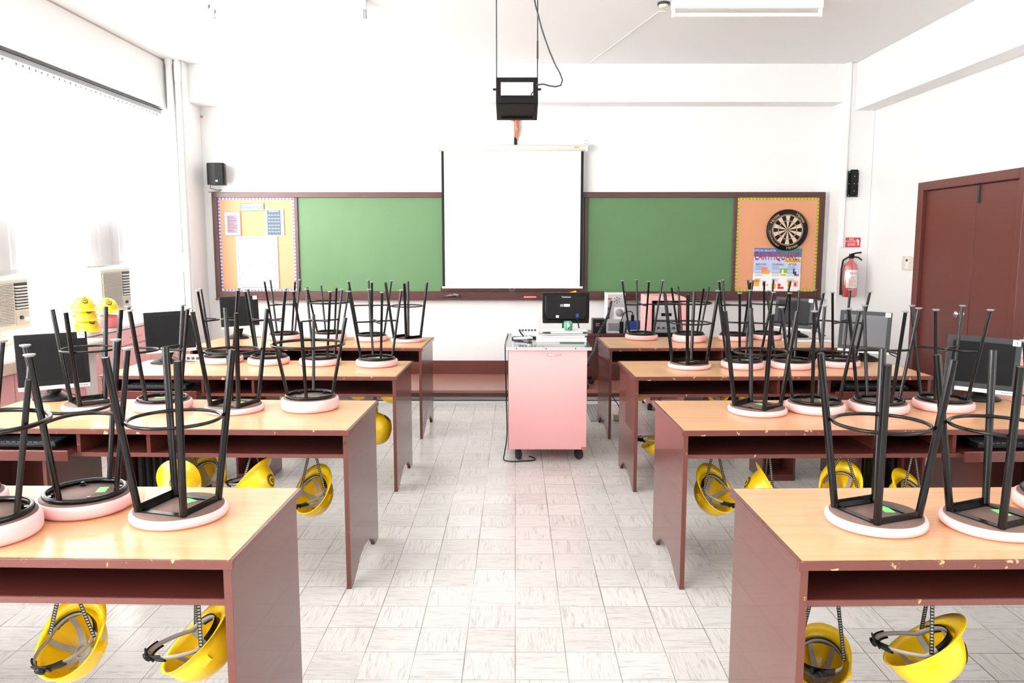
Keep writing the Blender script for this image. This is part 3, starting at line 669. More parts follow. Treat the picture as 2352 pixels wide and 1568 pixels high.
mb.box(p.x + W_ * .8, p.x + W_ * .9, 8.850, 8.8515, p.z + H_ * .2, p.z + H_ * .7).box(p.x + W_ * .74, p.x + W_ * .85, 8.850, 8.8515, p.z + H_ * .7, p.z + H_ * .8)
mb.build('print', 'paper', r)
pk = thing('wall_cabinet', 'pink cabinet against the door wall behind monitor 3', 'cabinet', (3.7, 5.0, 0))
B(3.46, XR - .005, 4.3, 5.72, .05, .88).build('carcass', 'pink_paint', pk, bevel=.003); B(3.45, XR - .005, 4.28, 5.73, .881, .905).build('cabinet_top', 'white_plastic', pk); B(3.48, XR - .01, 4.32, 5.70, 0, .049).build('plinth', 'frame_wood', pk)
for q in range(3): B(3.444, 3.459, 4.32 + q * .465, 4.77 + q * .465, .08, .86).build('door', 'pink_paint', pk, bevel=.003)
c = onx(2090, 605, XR)
r = thing('thermostat', 'cream wall thermostat between the column and the brown door', 'thermostat', (XR, c.y, c.z))
B(XR - .025, XR - .001, c.y - .12, c.y + .12, c.z - .065, c.z + .07).build('casing', 'beige_plastic', r, bevel=.006)
B(XR - .032, XR - .024, c.y - .03, c.y + .035, c.z - .055, c.z + .06).build('cover', 'white_plastic', r, bevel=.003); B(XR - .034, XR - .031, c.y - .015, c.y + .02, c.z + .02, c.z + .045).build('display', 'dark_grey', r)
c = FP(463, 268); tag(B(c.x - .018, c.x + .018, YF - .012, WY, c.z - .012, c.z + .012).build('wall_hook', 'salmon', bevel=.003), 'tiny orange hook high on the wall above the loudspeaker', 'hook')

# ------------------------------------------------------------------ ceiling things
def tube_light(u0, u1, v0, label, flip):
    a, b = onz(u0, v0, 3.55), onz(u1, v0, 3.55); y = (a.y + b.y) / 2
    r = thing('fluorescent_light', label, 'ceiling light', ((a.x + b.x) / 2, y, ZC), 'fluorescent lights on the ceiling')
    B(a.x, b.x, y - .05, y + .02, 3.53, ZC).build('housing', 'white_plastic', r, bevel=.006)
    MB().cyl((a.x + .03, y - .015, 3.485), (b.x - .03, y - .015, 3.485), .017).build('tube', 'white_plastic', r)
    for x_ in (a.x + .015, b.x - .015): B(x_ - .012, x_ + .012, y - .03, y + .005, 3.465, 3.53).build('lamp_holder', 'grey_plastic' if flip else 'white_plastic', r)
    return y
yl = tube_light(487, 843, 18, 'white fluorescent tube light on the ceiling toward the windows', True)
yr = tube_light(1542, 1887, 16, 'white fluorescent tube light on the ceiling toward the door', False)
for (u, v, lb) in ((1524, 6, 'small round ceiling rosette beside the door-side tube light'), (492, 14, 'small round ceiling rosette beside the window-side tube light')):
    c = onz(u, v, ZC)
    r = thing('ceiling_rosette', lb, 'ceiling rosette', (c.x, c.y, ZC), 'ceiling rosettes')
    MB().lathe([(.045, 0), (.045, -.01), (.032, -.035), (.018, -.04), (0, -.04)], 20, (c.x, c.y, ZC)).build('cover', 'beige_plastic', r); MB().cyl((c.x, c.y, ZC - .02), (c.x, c.y, ZC - .001), .05).build('base', 'dark_grey', r)
    e = onz(u + (-62 if u > 1000 else 430), 136, ZC)
    MB().tube([(c.x, c.y, ZC - .035), (c.x + .04, c.y + .06, ZC - .05), (c.x, c.y + .2, ZC - .012), (c.x + (-.42 if u > 1000 else .9), 8.88, ZC - .008)], .003, 6).build('cable', 'white_plastic', r)
# hanging projector cage
CY = 5.62
pc = thing('projector_cage', 'black open-framed projector cage hung from the ceiling on two rods', 'projector mount', (.03, CY, 2.6))
p0, p1 = ony(1139, 235, CY), ony(1236, 235, CY); hw = (p1.x - p0.x) / 2; cxm = (p0.x + p1.x) / 2
t = math.radians(15); ex_, ey_, ez_ = V((1, 0, 0)), V((0, math.cos(t), -math.sin(t))), V((0, math.sin(t), math.cos(t)))   # tipped towards the class
O = V((cxm, CY, p0.z)); D_, H_ = .30, .185
def cg(x0, x1, y0, y1, z0, z1, mb): mb.obox(O + ex_ * ((x0 + x1) / 2) + ey_ * ((y0 + y1) / 2) + ez_ * ((z0 + z1) / 2), ex_ * ((x1 - x0) / 2), ey_ * ((y1 - y0) / 2), ez_ * ((z1 - z0) / 2))
mb = MB(); tk = .034
for y_ in (0, D_ - .02):
    cg(-hw, -hw + tk, y_, y_ + .02, 0, H_, mb); cg(hw - tk, hw, y_, y_ + .02, 0, H_, mb); cg(-hw + tk, hw - tk, y_, y_ + .02, H_ - .028, H_, mb); cg(-hw + tk, hw - tk, y_, y_ + .02, 0, .03, mb)
for s_ in (-1, 1):
    for z_ in (0, H_ - .02): cg(min(s_ * hw, s_ * (hw - .02)), max(s_ * hw, s_ * (hw - .02)), .02, D_ - .02, z_, z_ + .02, mb)
mb.build('frame', 'black_plastic', pc, bevel=.002)
mb = MB(); cg(-hw + .02, hw - .02, .02, D_ - .02, -.004, .012, mb); mb.build('floor_board', 'black_plastic', pc)
mb = MB(); cg(-hw + tk, hw - tk, .235, .25, -.012, -.004, mb); mb.build('slot_bar', 'black_gloss', pc)
for s_ in (-1, 1):
    b_ = O + ex_ * (s_ * (hw - .004)) + ez_ * H_ + ey_ * .01
    mb = MB().tube([b_, (b_.x, b_.y, ZC)], .0042, 8)
    if s_ > 0: mb.cyl((b_.x, b_.y, b_.z + .13), (b_.x, b_.y, b_.z + .25), .007, n=10)
    mb.build('hanging_rod', 'dark_grey', pc)
    MB().tube([O + ex_ * (s_ * hw) + ez_ * .1 + ey_ * .01, O + ex_ * (s_ * (hw + .022)) + ez_ * .1 + ey_ * .01], .008, 10).build('wing_bolt', 'black_plastic', pc)
q = O + ex_ * (hw - .05) + ez_ * .03 + ey_ * .1
mb = MB().cyl(q, q + ez_ * .04, .014, n=12); mb.tube([q + ez_ * .04, q + ez_ * .08 + ex_ * .005, q + ez_ * .105 + ex_ * .03], .004, 8); mb.build('plug', 'black_plastic', pc)
pts = [ony(u, v, CY) for u, v in ((1232, 195), (1240, 194), (1248, 193), (1262, 197), (1276, 199), (1288, 196), (1292, 184), (1286, 168), (1274, 146), (1262, 118), (1252, 90), (1243, 62), (1236, 34), (1230, 12), (1226, -10))]
e = pts[-1]; MB().tube(pts + [V((e.x - .04, e.y, ZC))], .0055, 8).build('power_cable', 'dark_grey', pc)

# ------------------------------------------------------------------ desks
T, TK = .78, .022
FRONT = {1: 2.055, 2: 3.565, 3: 5.05, 4: 6.47}
DEPTHS = {1: .64, 2: .70, 3: .69, 4: .77}
XE = .785; LEN = 1.955; ROT = math.radians(1.3)
ROWN = {1: 'back-row', 2: 'third-row', 3: 'second-row', 4: 'front-row'}
def desk(side, row):
    sd = -1 if side == 'L' else 1; DEPTH = DEPTHS[row]
    lab = {('L', 1): 'wood-topped maroon lab desk on window side, in the back row facing away from the board',
           ('L', 2): 'wood-topped maroon lab desk carrying monitor 10 beside the window counter',
           ('L', 3): 'wood-topped maroon lab desk on window side, in the second row from the platform',
           ('L', 4): 'wood-topped maroon lab desk under the Physics Lab pinboard, next to the platform',
           ('R', 1): 'wood-topped maroon lab desk on door side, in the back row facing away from the board',
           ('R', 2): 'wood-topped maroon lab desk carrying monitor 3 beside the brown door',
           ('R', 3): 'wood-topped maroon lab desk on door side, in the second row from the platform',
           ('R', 4): 'wood-topped maroon lab desk below the dartboard, next to the platform'}[(side, row)]
    r = thing('lab_desk', lab, 'desk', (sd * XE, FRONT[row], 0), 'lab desks in two columns')
    r['_loc'] = (0, 0, 0)                           # parts are given in the desk's own coordinates
    r.rotation_euler = (0, 0, sd * ROT)
    def bx(s0, s1, y0, y1, z0, z1, mb=None, mi=0):   # s runs from the aisle end outwards
        mb = mb or MB(); a, b = sorted((sd * s0, sd * s1)); return mb.box(a, b, y0, y1, z0, z1, mi)
    bx(.001, LEN, .004, DEPTH - .002, T - TK + .001, T).build('desktop', 'wood_top', r)
    mb = bx(-.012, LEN + .01, -.006, .004, T - TK - .004, T - .0005); bx(-.012, .001, .004, DEPTH, T - TK - .004, T - .0005, mb, 1); bx(.001, LEN + .01, DEPTH - .002, DEPTH + .004, T - TK - .004, T - .0005, mb, 1); bx(LEN, LEN + .01, .004, DEPTH - .002, T - TK - .004, T - .0005, mb, 1)
    mb.build('edge_band', ['maroon_edge', 'maroon'], r, bevel=.0015)
    bx(.001, LEN, .01, DEPTH - .004, T - TK - .006, T - TK).build('underside_board', 'maroon', r)
    # aisle end panel, cut away below between its two feet
    Y0, Y1 = .012, DEPTH - .03; zt_ = T - TK - .006
    poly = [(Y0, 0), (Y0 + .03, 0), (Y0 + .12, .03), (Y0 + .20, .075), (Y0 + .30, .095), (Y1 - .2, .085), (Y1 - .15, .05), (Y1 - .13, .03), (Y1 - .115, .03), (Y1 - .10, .0), (Y1, 0), (Y1, zt_), (Y0, zt_)]
    MB().prism(poly, (0, 0, 0), (0, 1, 0), (0, 0, 1), (sd * .022, 0, 0)).build('end_panel', 'maroon', r, bevel=.0015)
    MB().box(*sorted((sd * .0, sd * .022)), Y0 - .002, Y0 + .001, .0, zt_).build('panel_edge', 'maroon_worn', r)
    # open shelf below the top
    zs = .642
    bx(.022, LEN - .02, .02, DEPTH - .05, zs, zs + .018).build('shelf', 'maroon', r)
    bx(.022, LEN - .02, .016, .021, zs - .001, zs + .017).build('shelf_edge', 'maroon_worn', r)
    bx(.022, LEN - .02, DEPTH - .07, DEPTH - .055, zs + .016, zt_).build('back_panel', 'maroon', r)
    for s_ in (.94, 1.275): bx(s_, s_ + .018, .02, DEPTH - .07, zs + .018, zt_).build('divider', 'maroon', r)
    bx(LEN - .02, LEN, .012, DEPTH - .03, 0, zt_).build('end_panel', 'maroon', r)
    # keyboard tray with a raised lip
    mb = bx(1.30, LEN - .025, -.03, .40, zs + .017, zs + .024); bx(1.30, LEN - .025, -.045, -.03, zs - .008, zs + .042, mb); mb.build('keyboard_tray', 'maroon', r, bevel=.002)
    # computer cupboard and outer knee-hole cupboard
    k_ = .12 if row == 1 else 0.0
    mb = bx(k_ + .94, k_ + .955, .24, .52, .03, zs); bx(k_ + 1.155, k_ + 1.17, .24, .52, .03, zs, mb); bx(k_ + .94, k_ + 1.17, .505, .52, .03, zs, mb); bx(k_ + .955, k_ + 1.155, .24, .505, 0.33, .345, mb); bx(k_ + .955, k_ + 1.155, .24, .505, .03, .045, mb); bx(k_ + .94, k_ + 1.17, .24, .52, 0, .03, mb)
    mb.build('computer_cupboard', 'maroon', r)
    mb = bx(1.455, 1.473, .03, .50, 0, zs); bx(1.473, LEN - .02, .48, .50, 0, zs, mb); mb.build('side_cupboard', 'maroon', r)
    if side == 'L' and row == 2: bx(.004, .018, Y0 - .004, Y0 - .001, T - .075, T - .055).build('clip', 'dark_grey', r)
    return r
DESK = {(s_, k): desk(s_, k) for s_ in 'LR' for k in (1, 2, 3, 4)}
def desk_pt(side, row, s_, y_, z_):
    sd = -1 if side == 'L' else 1
    a = sd * ROT; x0, y0 = sd * s_, y_
    return V((sd * XE + x0 * math.cos(a) - y0 * math.sin(a), FRONT[row] + x0 * math.sin(a) + y0 * math.cos(a), z_))

# ------------------------------------------------------------------ stools (upturned: the seat lies on the desk, the legs point up)
def stool_proto(kind):
    t = thing('stool', 'upturned stool', 'stool', (0, 0, 0), 'stools turned upside down on the desks')
    th = {'S': .030, 'C': .045, 'D': .062}[kind]; R = .148
    b_ = min(.02, th * .45)
    prof = [(0, 0), (R - b_, 0)] + [(R - b_ + b_ * math.sin(a), b_ - b_ * math.cos(a)) for a in (.4, .8, 1.2, PI / 2)] + [(R, th - b_ * .6), (R - .003, th - .003), (R - .008, th), (0, th)]
    MB().lathe(prof, 48).build('seat', 'pink_vinyl', t)
    MB().lathe([(R - .012, th - .004), (R - .012, th + .003), (0, th + .003)], 48).build('seat_board', 'ply_underside', t)
    z0 = th + .003; top = {'S': .522, 'C': .532, 'D': .478}[kind]
    rb, rt = {'S': (.118, .182), 'C': (.114, .188), 'D': (.116, .196)}[kind]
    lr = {'S': .0116, 'C': .0088, 'D': .0088}[kind]
    D = [V((math.cos(k * PI / 2), math.sin(k * PI / 2), 0)) for k in range(4)]
    if kind == 'S':
        mb = MB()
        for k in range(4):
            a, b = D[k] * (rb + .006), D[(k + 1) % 4] * (rb + .006); c = (a + b) / 2; d = (b - a).normalized(); nrm = c.normalized()
            up = V((0, 0, 1))
            if k % 2 == 0: mb.obox(c + up * (z0 + .011), d * ((b - a).length / 2), nrm * .0018, up * .011)
            mb.obox(c - nrm * .009 + up * (z0 + .002), d * ((b - a).length / 2 - .004), nrm * .011, up * .002)
        mb.build('seat_frame', 'black_paint', t)
    else:
        mb = MB().ring((0, 0, z0 + .009), rb + .004, .009, 48, 10)
        for k in range(4):
            a = D[k] * math.cos(PI / 4) + D[(k + 1) % 4] * math.sin(PI / 4); mb.obox(a * .097 + V((0, 0, z0 + .006)), a * .016, V((-a.y, a.x, 0)) * .009, V((0, 0, .002))); mb.cyl(a * .092 + V((0, 0, z0 + .006)), a * .092 + V((0, 0, z0 + .014)), .006, n=8)
        mb.build('seat_frame', 'black_paint', t)
    for k in range(4):
        a, b = D[k] * rb + V((0, 0, z0 + (.002 if kind == 'S' else .012))), D[k] * rt + V((0, 0, top))
        mb = MB(); mb.tube([a, b], lr, 14, cap=False); ax = (b - a).normalized()
        if kind == 'C': mb.cyl(b - ax * .002, b, lr, n=14)
        else:
            inner = [b, b - ax * .012]; mb.tube([b - ax * .002, b], [lr, lr * .74], 14, cap=False); mb.tube(inner, [lr * .74] * 2, 14, cap=True)
        lg = mb.build('leg', 'black_paint', t)
        if kind == 'C': MB().lathe([(lr, -.006), (.0165, -.001), (.0175, .001), (.016, .003), (0, .003)], 18, b).build('foot_cap', 'grey_plastic', lg)
    if kind == 'C':
        zr = .315; f = (zr - z0) / (top - z0); rr_ = rb + (rt - rb) * f
        for k in (0, 2):
            a, b = D[k] * rr_, D[k + 1] * rr_; c = (a + b) / 2
            pts = []
            for q in range(17):
                u = q / 16; p = a.lerp(b, u); bow = math.sin(PI * u) ** .8
                pts.append(p - c * (bow * .93) + V((0, 0, zr)))
            MB().tube(pts, .006, 8).build('footrest', 'black_paint', t)
    else:
        zr = {'S': .315, 'D': .342}[kind]; f = (zr - z0) / (top - z0); rr_ = rb + (rt - rb) * f
        MB().ring((0, 0, zr), rr_ - .017 if kind == 'S' else rr_ + .014, .0058 if kind == 'S' else .0075, 56, 8).build('footrest', 'black_paint', t)
    MB().obox((-.04, .03, z0 + .001), (.026, .012, 0), (-.006, .014, 0), (0, 0, .0006)).build('sticker', 'green_sticker', t)
    return t
PROTO = {k: stool_proto(k) for k in 'SCD'}
used = set()
# side, row, type, left px, right px, lowest px of the seat, px of one leg's root, quarter turns
STOOLS = [
 ('L', 1, 'S', 301, 529, 1219, (425, 1191), 0), ('L', 1, 'C', 97, 306, 1196, (144, 1161), 0), ('L', 1, 'D', -143, 90, 1266, (40, 1208), 0), ('L', 1, 'C', -200, 6, 1196, (-140, 1150), 0),
 ('L', 2, 'D', 643, 784, 951, (689, 921), 0), ('L', 2, 'S', 472, 609, 955, (553, 940), 0), ('L', 2, 'C', 310, 441, 950, (330, 932), 1), ('L', 2, 'S', 142, 288, 949, (173, 934), 0),
 ('L', 3, 'C', 817, 915, 846, (873, 830), 0), ('L', 3, 'C', 690, 782, 843, (709, 826), 0), ('L', 3, 'C', 567, 669, 841, (611, 821), 1), ('L', 3, 'C', 463, 559, 838, (479, 824), 1),
 ('L', 4, 'S', 895, 976, 788, (931, 779), 0), ('L', 4, 'C', 815, 892, 786, (828, 772), 0), ('L', 4, 'D', 717, 800, 785, (731, 763), 0), ('L', 4, 'C', 613, 695, 783, (640, 767), 1),
 ('R', 1, 'S', 1890, 2126, 1236, (2015, 1205), 0), ('R', 1, 'S', 2162, 2392, 1243, (2305, 1214), 0), ('R', 1, 'C', 2338, 2546, 1198, (2380, 1150), 0),
 ('R', 2, 'S', 1668, 1809, 960, (1763, 945), 0), ('R', 2, 'C', 1804, 1938, 956, (1864, 936), 0), ('R', 2, 'C', 1949, 2083, 955, (1967, 926), 0), ('R', 2, 'C', 2097, 2232, 950, (2144, 929), 1),
 ('R', 3, 'S', 1531, 1634, 851, (1574, 841), 0), ('R', 3, 'C', 1656, 1754, 851, (1665, 828), 1), ('R', 3, 'C', 1770, 1865, 851, (1778, 828), 0), ('R', 3, 'C', 1875, 1973, 847, (1908, 833), 1),
 ('R', 4, 'C', 1436, 1510, 783, (1485, 773), 0), ('R', 4, 'D', 1541, 1624, 788, (1561, 769), 0), ('R', 4, 'C', 1648, 1725, 785, (1660, 772), 0), ('R', 4, 'C', 1722, 1799, 782, (1730, 766), 1)]
POS = ['at the aisle end', 'second from the aisle', 'third from the aisle', 'fourth from the aisle']
KN = {'S': 'square-framed open-legged stool', 'C': 'ring-framed stool with foot discs', 'D': 'thick-cushioned stool with round footrest'}
cnt = {}
for (sd, row, kd, u0, u1, vb, lp, q) in STOOLS:
    i = cnt.get((sd, row), 0); cnt[(sd, row)] = i + 1
    p = onz((u0 + u1) / 2, vb, T); d = V((p.x, p.y, 0)).normalized(); c = p + d * .146
    b_ = onz(lp[0], lp[1], T + .04); an = math.atan2(b_.y - c.y, b_.x - c.x) + q * PI / 2
    o = PROTO[kd] if kd not in used else copy_tree(PROTO[kd])
    used.add(kd)
    o.location = (c.x, c.y, T + .0004); o.rotation_euler = (0, 0, an)
    sn = 'window-side' if sd == 'L' else 'door-side'
    o['label'] = f'upturned {KN[kd]}, {POS[i]} on the {sn} {ROWN[row]} desk'

# ------------------------------------------------------------------ hard hats
def shell_pt(ph, t, k=1.0):
    """t = 0 crown, 1 rim; ph = 0 front"""
    a = t * PI / 2; sx = .138 if math.cos(ph) > 0 else .142
    s_ = math.sin(a) ** .78; z = .148 * math.cos(a) ** .85
    x, y = sx * s_ * math.cos(ph), .113 * s_ * math.sin(ph)
    ridge = .007 * math.exp(-(y / .018) ** 2) * (1 - t) ** .3
    return V((x * k, y * k, z * k + ridge))
HS = .80
def build_shell(k0):
    nph, nt = 48, 14; vs = []
    prof = [(i / nt) for i in range(nt + 1)]
    for t in prof: vs.append([shell_pt(2 * PI * j / nph, max(t, .02)) for j in range(nph)])
    rim = []
    for j in range(nph):
        ph = 2 * PI * j / nph; c = math.cos(ph); p = shell_pt(ph, 1)
        e = .008 + (.042 * max(0, c) ** 1.6)
        dirv = V((math.cos(ph), math.sin(ph), 0)); rim.append(p + dirv * e + V((0, 0, -.006 - .012 * max(0, c) ** 2)))
    vs.append(rim); vs.append([p + V((0, 0, -.003)) for p in rim])
    for t in reversed(prof): vs.append([shell_pt(2 * PI * j / nph, max(t, .02), .972) + V((0, 0, -.001 if t < 1 else -.003)) for j in range(nph)])
    mb = MB(); flat = [p for rg in vs for p in rg]; fs = []
    for i in range(len(vs) - 1):
        for j in range(nph): fs.append((i * nph + j, i * nph + (j + 1) % nph, (i + 1) * nph + (j + 1) % nph, (i + 1) * nph + j))
    fs.append(tuple(range(nph))); fs.append(tuple(range(len(flat) - nph, len(flat)))[::-1])
    mb.add(flat, fs, 0, True)
    for s_ in (-1, 1):                              # raised lugs over the slots
        p = shell_pt(s_ * PI / 2, .9); mb.obox(p + V((0, s_ * .003, .012)), (.02, 0, 0), (0, .008, 0), (0, 0, .011))
    return mb
def band(t0, h0, h1, n=40, rx=.108, ry=.088, lo=0.0, a0=0.0, a1=2 * PI, th=.002, drop=0.0):
    vs = []; closed = abs(a1 - a0 - 2 * PI) < 1e-6; N = n if closed else n + 1
    for i in range(N):
        ph = a0 + (a1 - a0) * i / n; back = max(0, -math.cos(ph))
        for rad in (1, 1 - th / rx):
            for z in (h0, h1): vs.append((rx * rad * math.cos(ph) - .022 * back, ry * rad * math.sin(ph), z - drop * back))
    fs = []
    for i in range(n):
        a, b = i * 4, ((i + 1) % N) * 4
        fs += [(a, b, b + 1, a + 1), (a + 2, a + 3, b + 3, b + 2), (a + 1, b + 1, b + 3, a + 3), (a, a + 2, b + 2, b)]
    return MB().add(vs, fs, 0, True)
HATM = {}
def hat_meshes():
    def keep(name, mb, mt):
        mb.v = [p * HS for p in mb.v]; o = mb.build(name, mt); HATM[name] = o.data; bpy.data.objects.remove(o)
    keep('shell', build_shell(0), 'yellow_shell')
    keep('headband', band(0, -.009, .011, drop=.088), 'grey_strap')
    keep('sweatband', band(0, -.014, .02, n=16, rx=.112, ry=.091, a0=-1.15, a1=1.15), 'black_plastic')
    mb = MB()
    for k in range(3):                              # crown straps over the head
        an = PI / 6 + k * PI / 3; cs, sn = math.cos(an), math.sin(an); nrm = V((-sn, cs, 0)); pts = []
        for q in range(15):
            b_ = PI * q / 14; pts.append(V((cs * .104 * math.cos(b_), sn * .088 * math.cos(b_), .01 + .10 * math.sin(b_))))
        vs = []
        for q, p in enumerate(pts):
            wd = .011 + .004 * math.sin(PI * q / 14) ** 4; vs += [p - nrm * wd, p + nrm * wd]
        mb.add(vs, [(2 * q, 2 * q + 1, 2 * q + 3, 2 * q + 2) for q in range(14)], 0, True)
    mb.ring((0, 0, .105), .028, .005, 24, 6)
    keep('crown_straps', mb, 'grey_strap')
    mb = band(0, -.018, .018, n=14, rx=.112, ry=.092, a0=PI - .75, a1=PI + .75, th=.006, drop=.085)
    mb.lathe([(.017, 0), (.019, .012), (.012, .016), (0, .016)], 10, (-.134, 0, -.085), (0, 1, 0), (0, 0, 1), (-1, 0, 0)); mb.obox((-.132, 0, -.085), (.003, 0, 0), (0, .03, 0), (0, 0, .02))
    keep('ratchet', mb, 'black_plastic')
    # round school emblem on the front of the shell
    mb = MB(); t0 = .60
    def sp(a, b, k):
        return shell_pt(a / .11, t0 - b / .185, k)
    def disc(r0, r1, mi, k, n=32):
        vs = [sp(r_ * math.cos(2 * PI * i / n), r_ * math.sin(2 * PI * i / n), k) for r_ in (r0, r1) for i in range(n)]
        mb.add(vs, [(i, (i + 1) % n, n + (i + 1) % n, n + i) for i in range(n)], mi, True)
    disc(.001, .036, 0, 1.012); disc(.022, .033, 1, 1.018); disc(.024, .031, 0, 1.022)
    def stroke(a0, b0, a1, b1, mi, k): mb.add([sp(a0, b0, k), sp(a1, b0, k), sp(a1, b1, k), sp(a0, b1, k)], [(0, 1, 2, 3)], mi)
    disc(.001, .021, 1, 1.018)
    stroke(-.003, -.017, .003, .017, 0, 1.025); stroke(-.013, .004, .013, .009, 0, 1.025); disc(.005, .009, 0, 1.024); stroke(-.014, -.010, -.008, .002, 0, 1.025); stroke(.008, -.010, .014, .002, 0, 1.025)
    keep('emblem', mb, ['black_plastic', 'yellow_shell'])
hat_meshes()
def hat_part(name, root, M3, parent=None):
    o = bpy.data.objects.new(name, HATM[name]); COL.objects.link(o); o.parent = parent or root
    if parent is None: o.rotation_euler = M3.to_euler()
    return o
def hat(c, psi, a, label, group, hook=None, inner=True, roll=0.0):
    """psi: heading of the crown, a: how far the hat is tipped over (0 = opening straight up, 90 = on its side)"""
    r = thing('hard_hat', label, 'hard hat', tuple(c), group)
    cp_, sp_, ca, sa = math.cos(psi), math.sin(psi), math.cos(a), math.sin(a)
    x = V((cp_ * ca, sp_ * ca, sa)); z = V((cp_ * sa, sp_ * sa, -ca)); y = z.cross(x)
    M3 = Matrix((x, y, z)).transposed()
    if roll: M3 = Matrix.Rotation(roll, 3, z) @ M3
    sh = hat_part('shell', r, M3); hat_part('emblem', r, M3, sh)
    if inner:
        hb = hat_part('headband', r, M3); hat_part('sweatband', r, M3, hb); hat_part('ratchet', r, M3, hb); hat_part('crown_straps', r, M3)
    if hook is not None:
        hk = V(hook)
        for s_ in (-1, 1):
            mb = MB()
            st = V(c) + M3 @ (V((.02, s_ * .092, .0)) * HS); en = hk + (V((st.x - hk.x, st.y - hk.y, 0)).normalized() * .012)
            dv = (en - st); L_ = dv.length; dv.normalize()
            side_ = dv.cross(V((0, 1, 0)) if abs(dv.y) < .8 else V((1, 0, 0))).normalized(); nn = max(8, int(L_ / .0045))
            for q in range(nn):
                p, p2 = st + dv * (L_ * q / nn), st + dv * (L_ * (q + 1) / nn); wd = .0065
                mb.add([p - side_ * wd, p + side_ * wd, p2 + side_ * wd, p2 - side_ * wd], [(0, 1, 2, 3)], 0)
                if q % 2: 
                    for e_ in (.0006, -.0006):
                        off = dv.cross(side_) * e_; mb.add([p - side_ * wd * .6 + off, p + side_ * wd * .6 + off, p2 + side_ * wd * .6 + off, p2 - side_ * wd * .6 + off], [(0, 1, 2, 3)], 1)
            mb.build('chin_strap', ['black_plastic', 'grey_strap'], r)
        MB().tube([hk + V((0, 0, .002)), hk + V((0, 0, -.01)), hk + V((.012, 0, -.014)), hk + V((.014, 0, -.004))], .002, 6).build('hook', 'dark_grey', r)
    return r
rad = math.radians
UNDER = 'hard hats hanging under the desks'
HATS = [ # side,row, px of the rim centre, heading, tip, y behind desk front, label
 ('L', 1, 160, 1472, 52, 42, .20, 'yellow hard hat hanging under the window-side back-row desk, lining showing, second from the aisle'),
 ('L', 1, 446, 1470, 4, 40, .18, 'yellow hard hat hanging under the window-side back-row desk, seen side-on next to its end panel'),
 ('R', 1, 1884, 1516, 88, 22, .44, 'yellow hard hat hanging beside the end panel of the door-side back-row desk, opening upward'),
 ('R', 1, 2116, 1480, 12, 36, .18, 'yellow hard hat hanging under the door-side back-row desk, second from the aisle'),
 ('L', 2, 716, 1130, 50, 48, .2, 'yellow hard hat hanging under the third-row window-side desk, first from the aisle'),
 ('L', 2, 576, 1102, -38, 45, .14, 'yellow hard hat under the third-row window-side desk, crown with emblem showing, second from the aisle'),
 ('L', 2, 474, 1096, 75, 45, .34, 'yellow hard hat under the third-row window-side desk, lining toward the viewer, third from aisle'),
 ('L', 2, 412, 1112, -100, 60, .0, 'yellow hard hat under the third-row window-side desk, emblem facing out, fourth from aisle'),
 ('R', 2, 1645, 1128, 135, 48, .2, 'yellow hard hat hanging under the third-row door-side desk, first from the aisle'),
 ('R', 2, 1770, 1122, 195, 55, .2, 'yellow hard hat hanging under the third-row door-side desk, second from the aisle'),
 ('R', 2, 1930, 1122, 85, 45, .09, 'yellow hard hat hanging under the third-row door-side desk, third from the aisle'),
 ('R', 2, 2098, 1140, 150, 45, .09, 'yellow hard hat with grey headband up, hanging under third-row door-side desk beside its computer cupboard'),
 ('L', 3, 858, 982, -12, 74, .2, 'yellow hard hat with emblem hanging beyond the end panel of the third-row window-side desk'),
 ('R', 3, 1508, 1006, 12, 35, .2, 'yellow hard hat with black ratchet, half hidden behind the third-row door-side end panel'),
 ('L', 4, 895, 893, -20, 55, .25, 'yellow hard hat under the front-row window-side desk, first from the aisle'),
 ('L', 4, 822, 886, 60, 45, .25, 'yellow hard hat under the front-row window-side desk, second from the aisle'),
 ('L', 4, 640, 884, 40, 45, .25, 'yellow hard hat under the front-row window-side desk, third from the aisle'),
 ('R', 4, 1470, 888, 160, 50, .25, 'yellow hard hat under the front-row door-side desk, first from the aisle'),
 ('R', 4, 1650, 898, 100, 40, .10, 'yellow hard hat under the front-row door-side desk, second from the aisle'),
 ('R', 4, 1724, 900, 120, 45, .10, 'yellow hard hat under the front-row door-side desk, third from the aisle')]
for (sd, row, u, v, ps_, a_, yb, lab) in HATS:
    c = ony(u, v, FRONT[row] + yb)
    ps_ -= math.degrees(math.atan2(c.x, c.y))          # headings above are read against the line of sight
    hat(c, rad(ps_), rad(a_), lab, UNDER, hook=(c.x + .02 * math.cos(rad(ps_)), c.y, .639))
# hats lying on the cabinet under the windows
def flat_hat(c, heading, pitch, label):
    return hat(c, rad(heading) + PI, PI - pitch, label, 'hard hats on the window cabinet', inner=False)
flat_hat((-3.655, 6.63, .9185), -35, .0, 'yellow hard hat sitting flat on the window cabinet, lowest of the pile')
flat_hat((-3.66, 6.62, 1.004), -42, rad(4), 'yellow hard hat tilted in the middle of the pile on the window cabinet')
flat_hat((-3.665, 6.61, 1.084), -50, rad(5), 'pale yellow hard hat on top of the pile on the window cabinet')
pb = thing('pink_bag', 'small pink bag under a hard hat on the window cabinet', 'bag', (-3.63, 6.93, .90))
MB().lathe([(0, 0), (.09, 0), (.105, .03), (.10, .08), (.085, .11), (.02, .118), (0, .118)], 24, (-3.63, 6.93, .9005)).build('pouch', 'pink_dark', pb)
MB().tube([(-3.535, 6.93, .97), (-3.515, 6.94, .95), (-3.52, 6.95, .92), (-3.535, 6.95, .93)], .005, 8).build('strap', 'dark_grey', pb)
flat_hat((-3.63, 6.93, 1.045), -50, rad(6), 'yellow hard hat perched on the pink bag by the air conditioner')

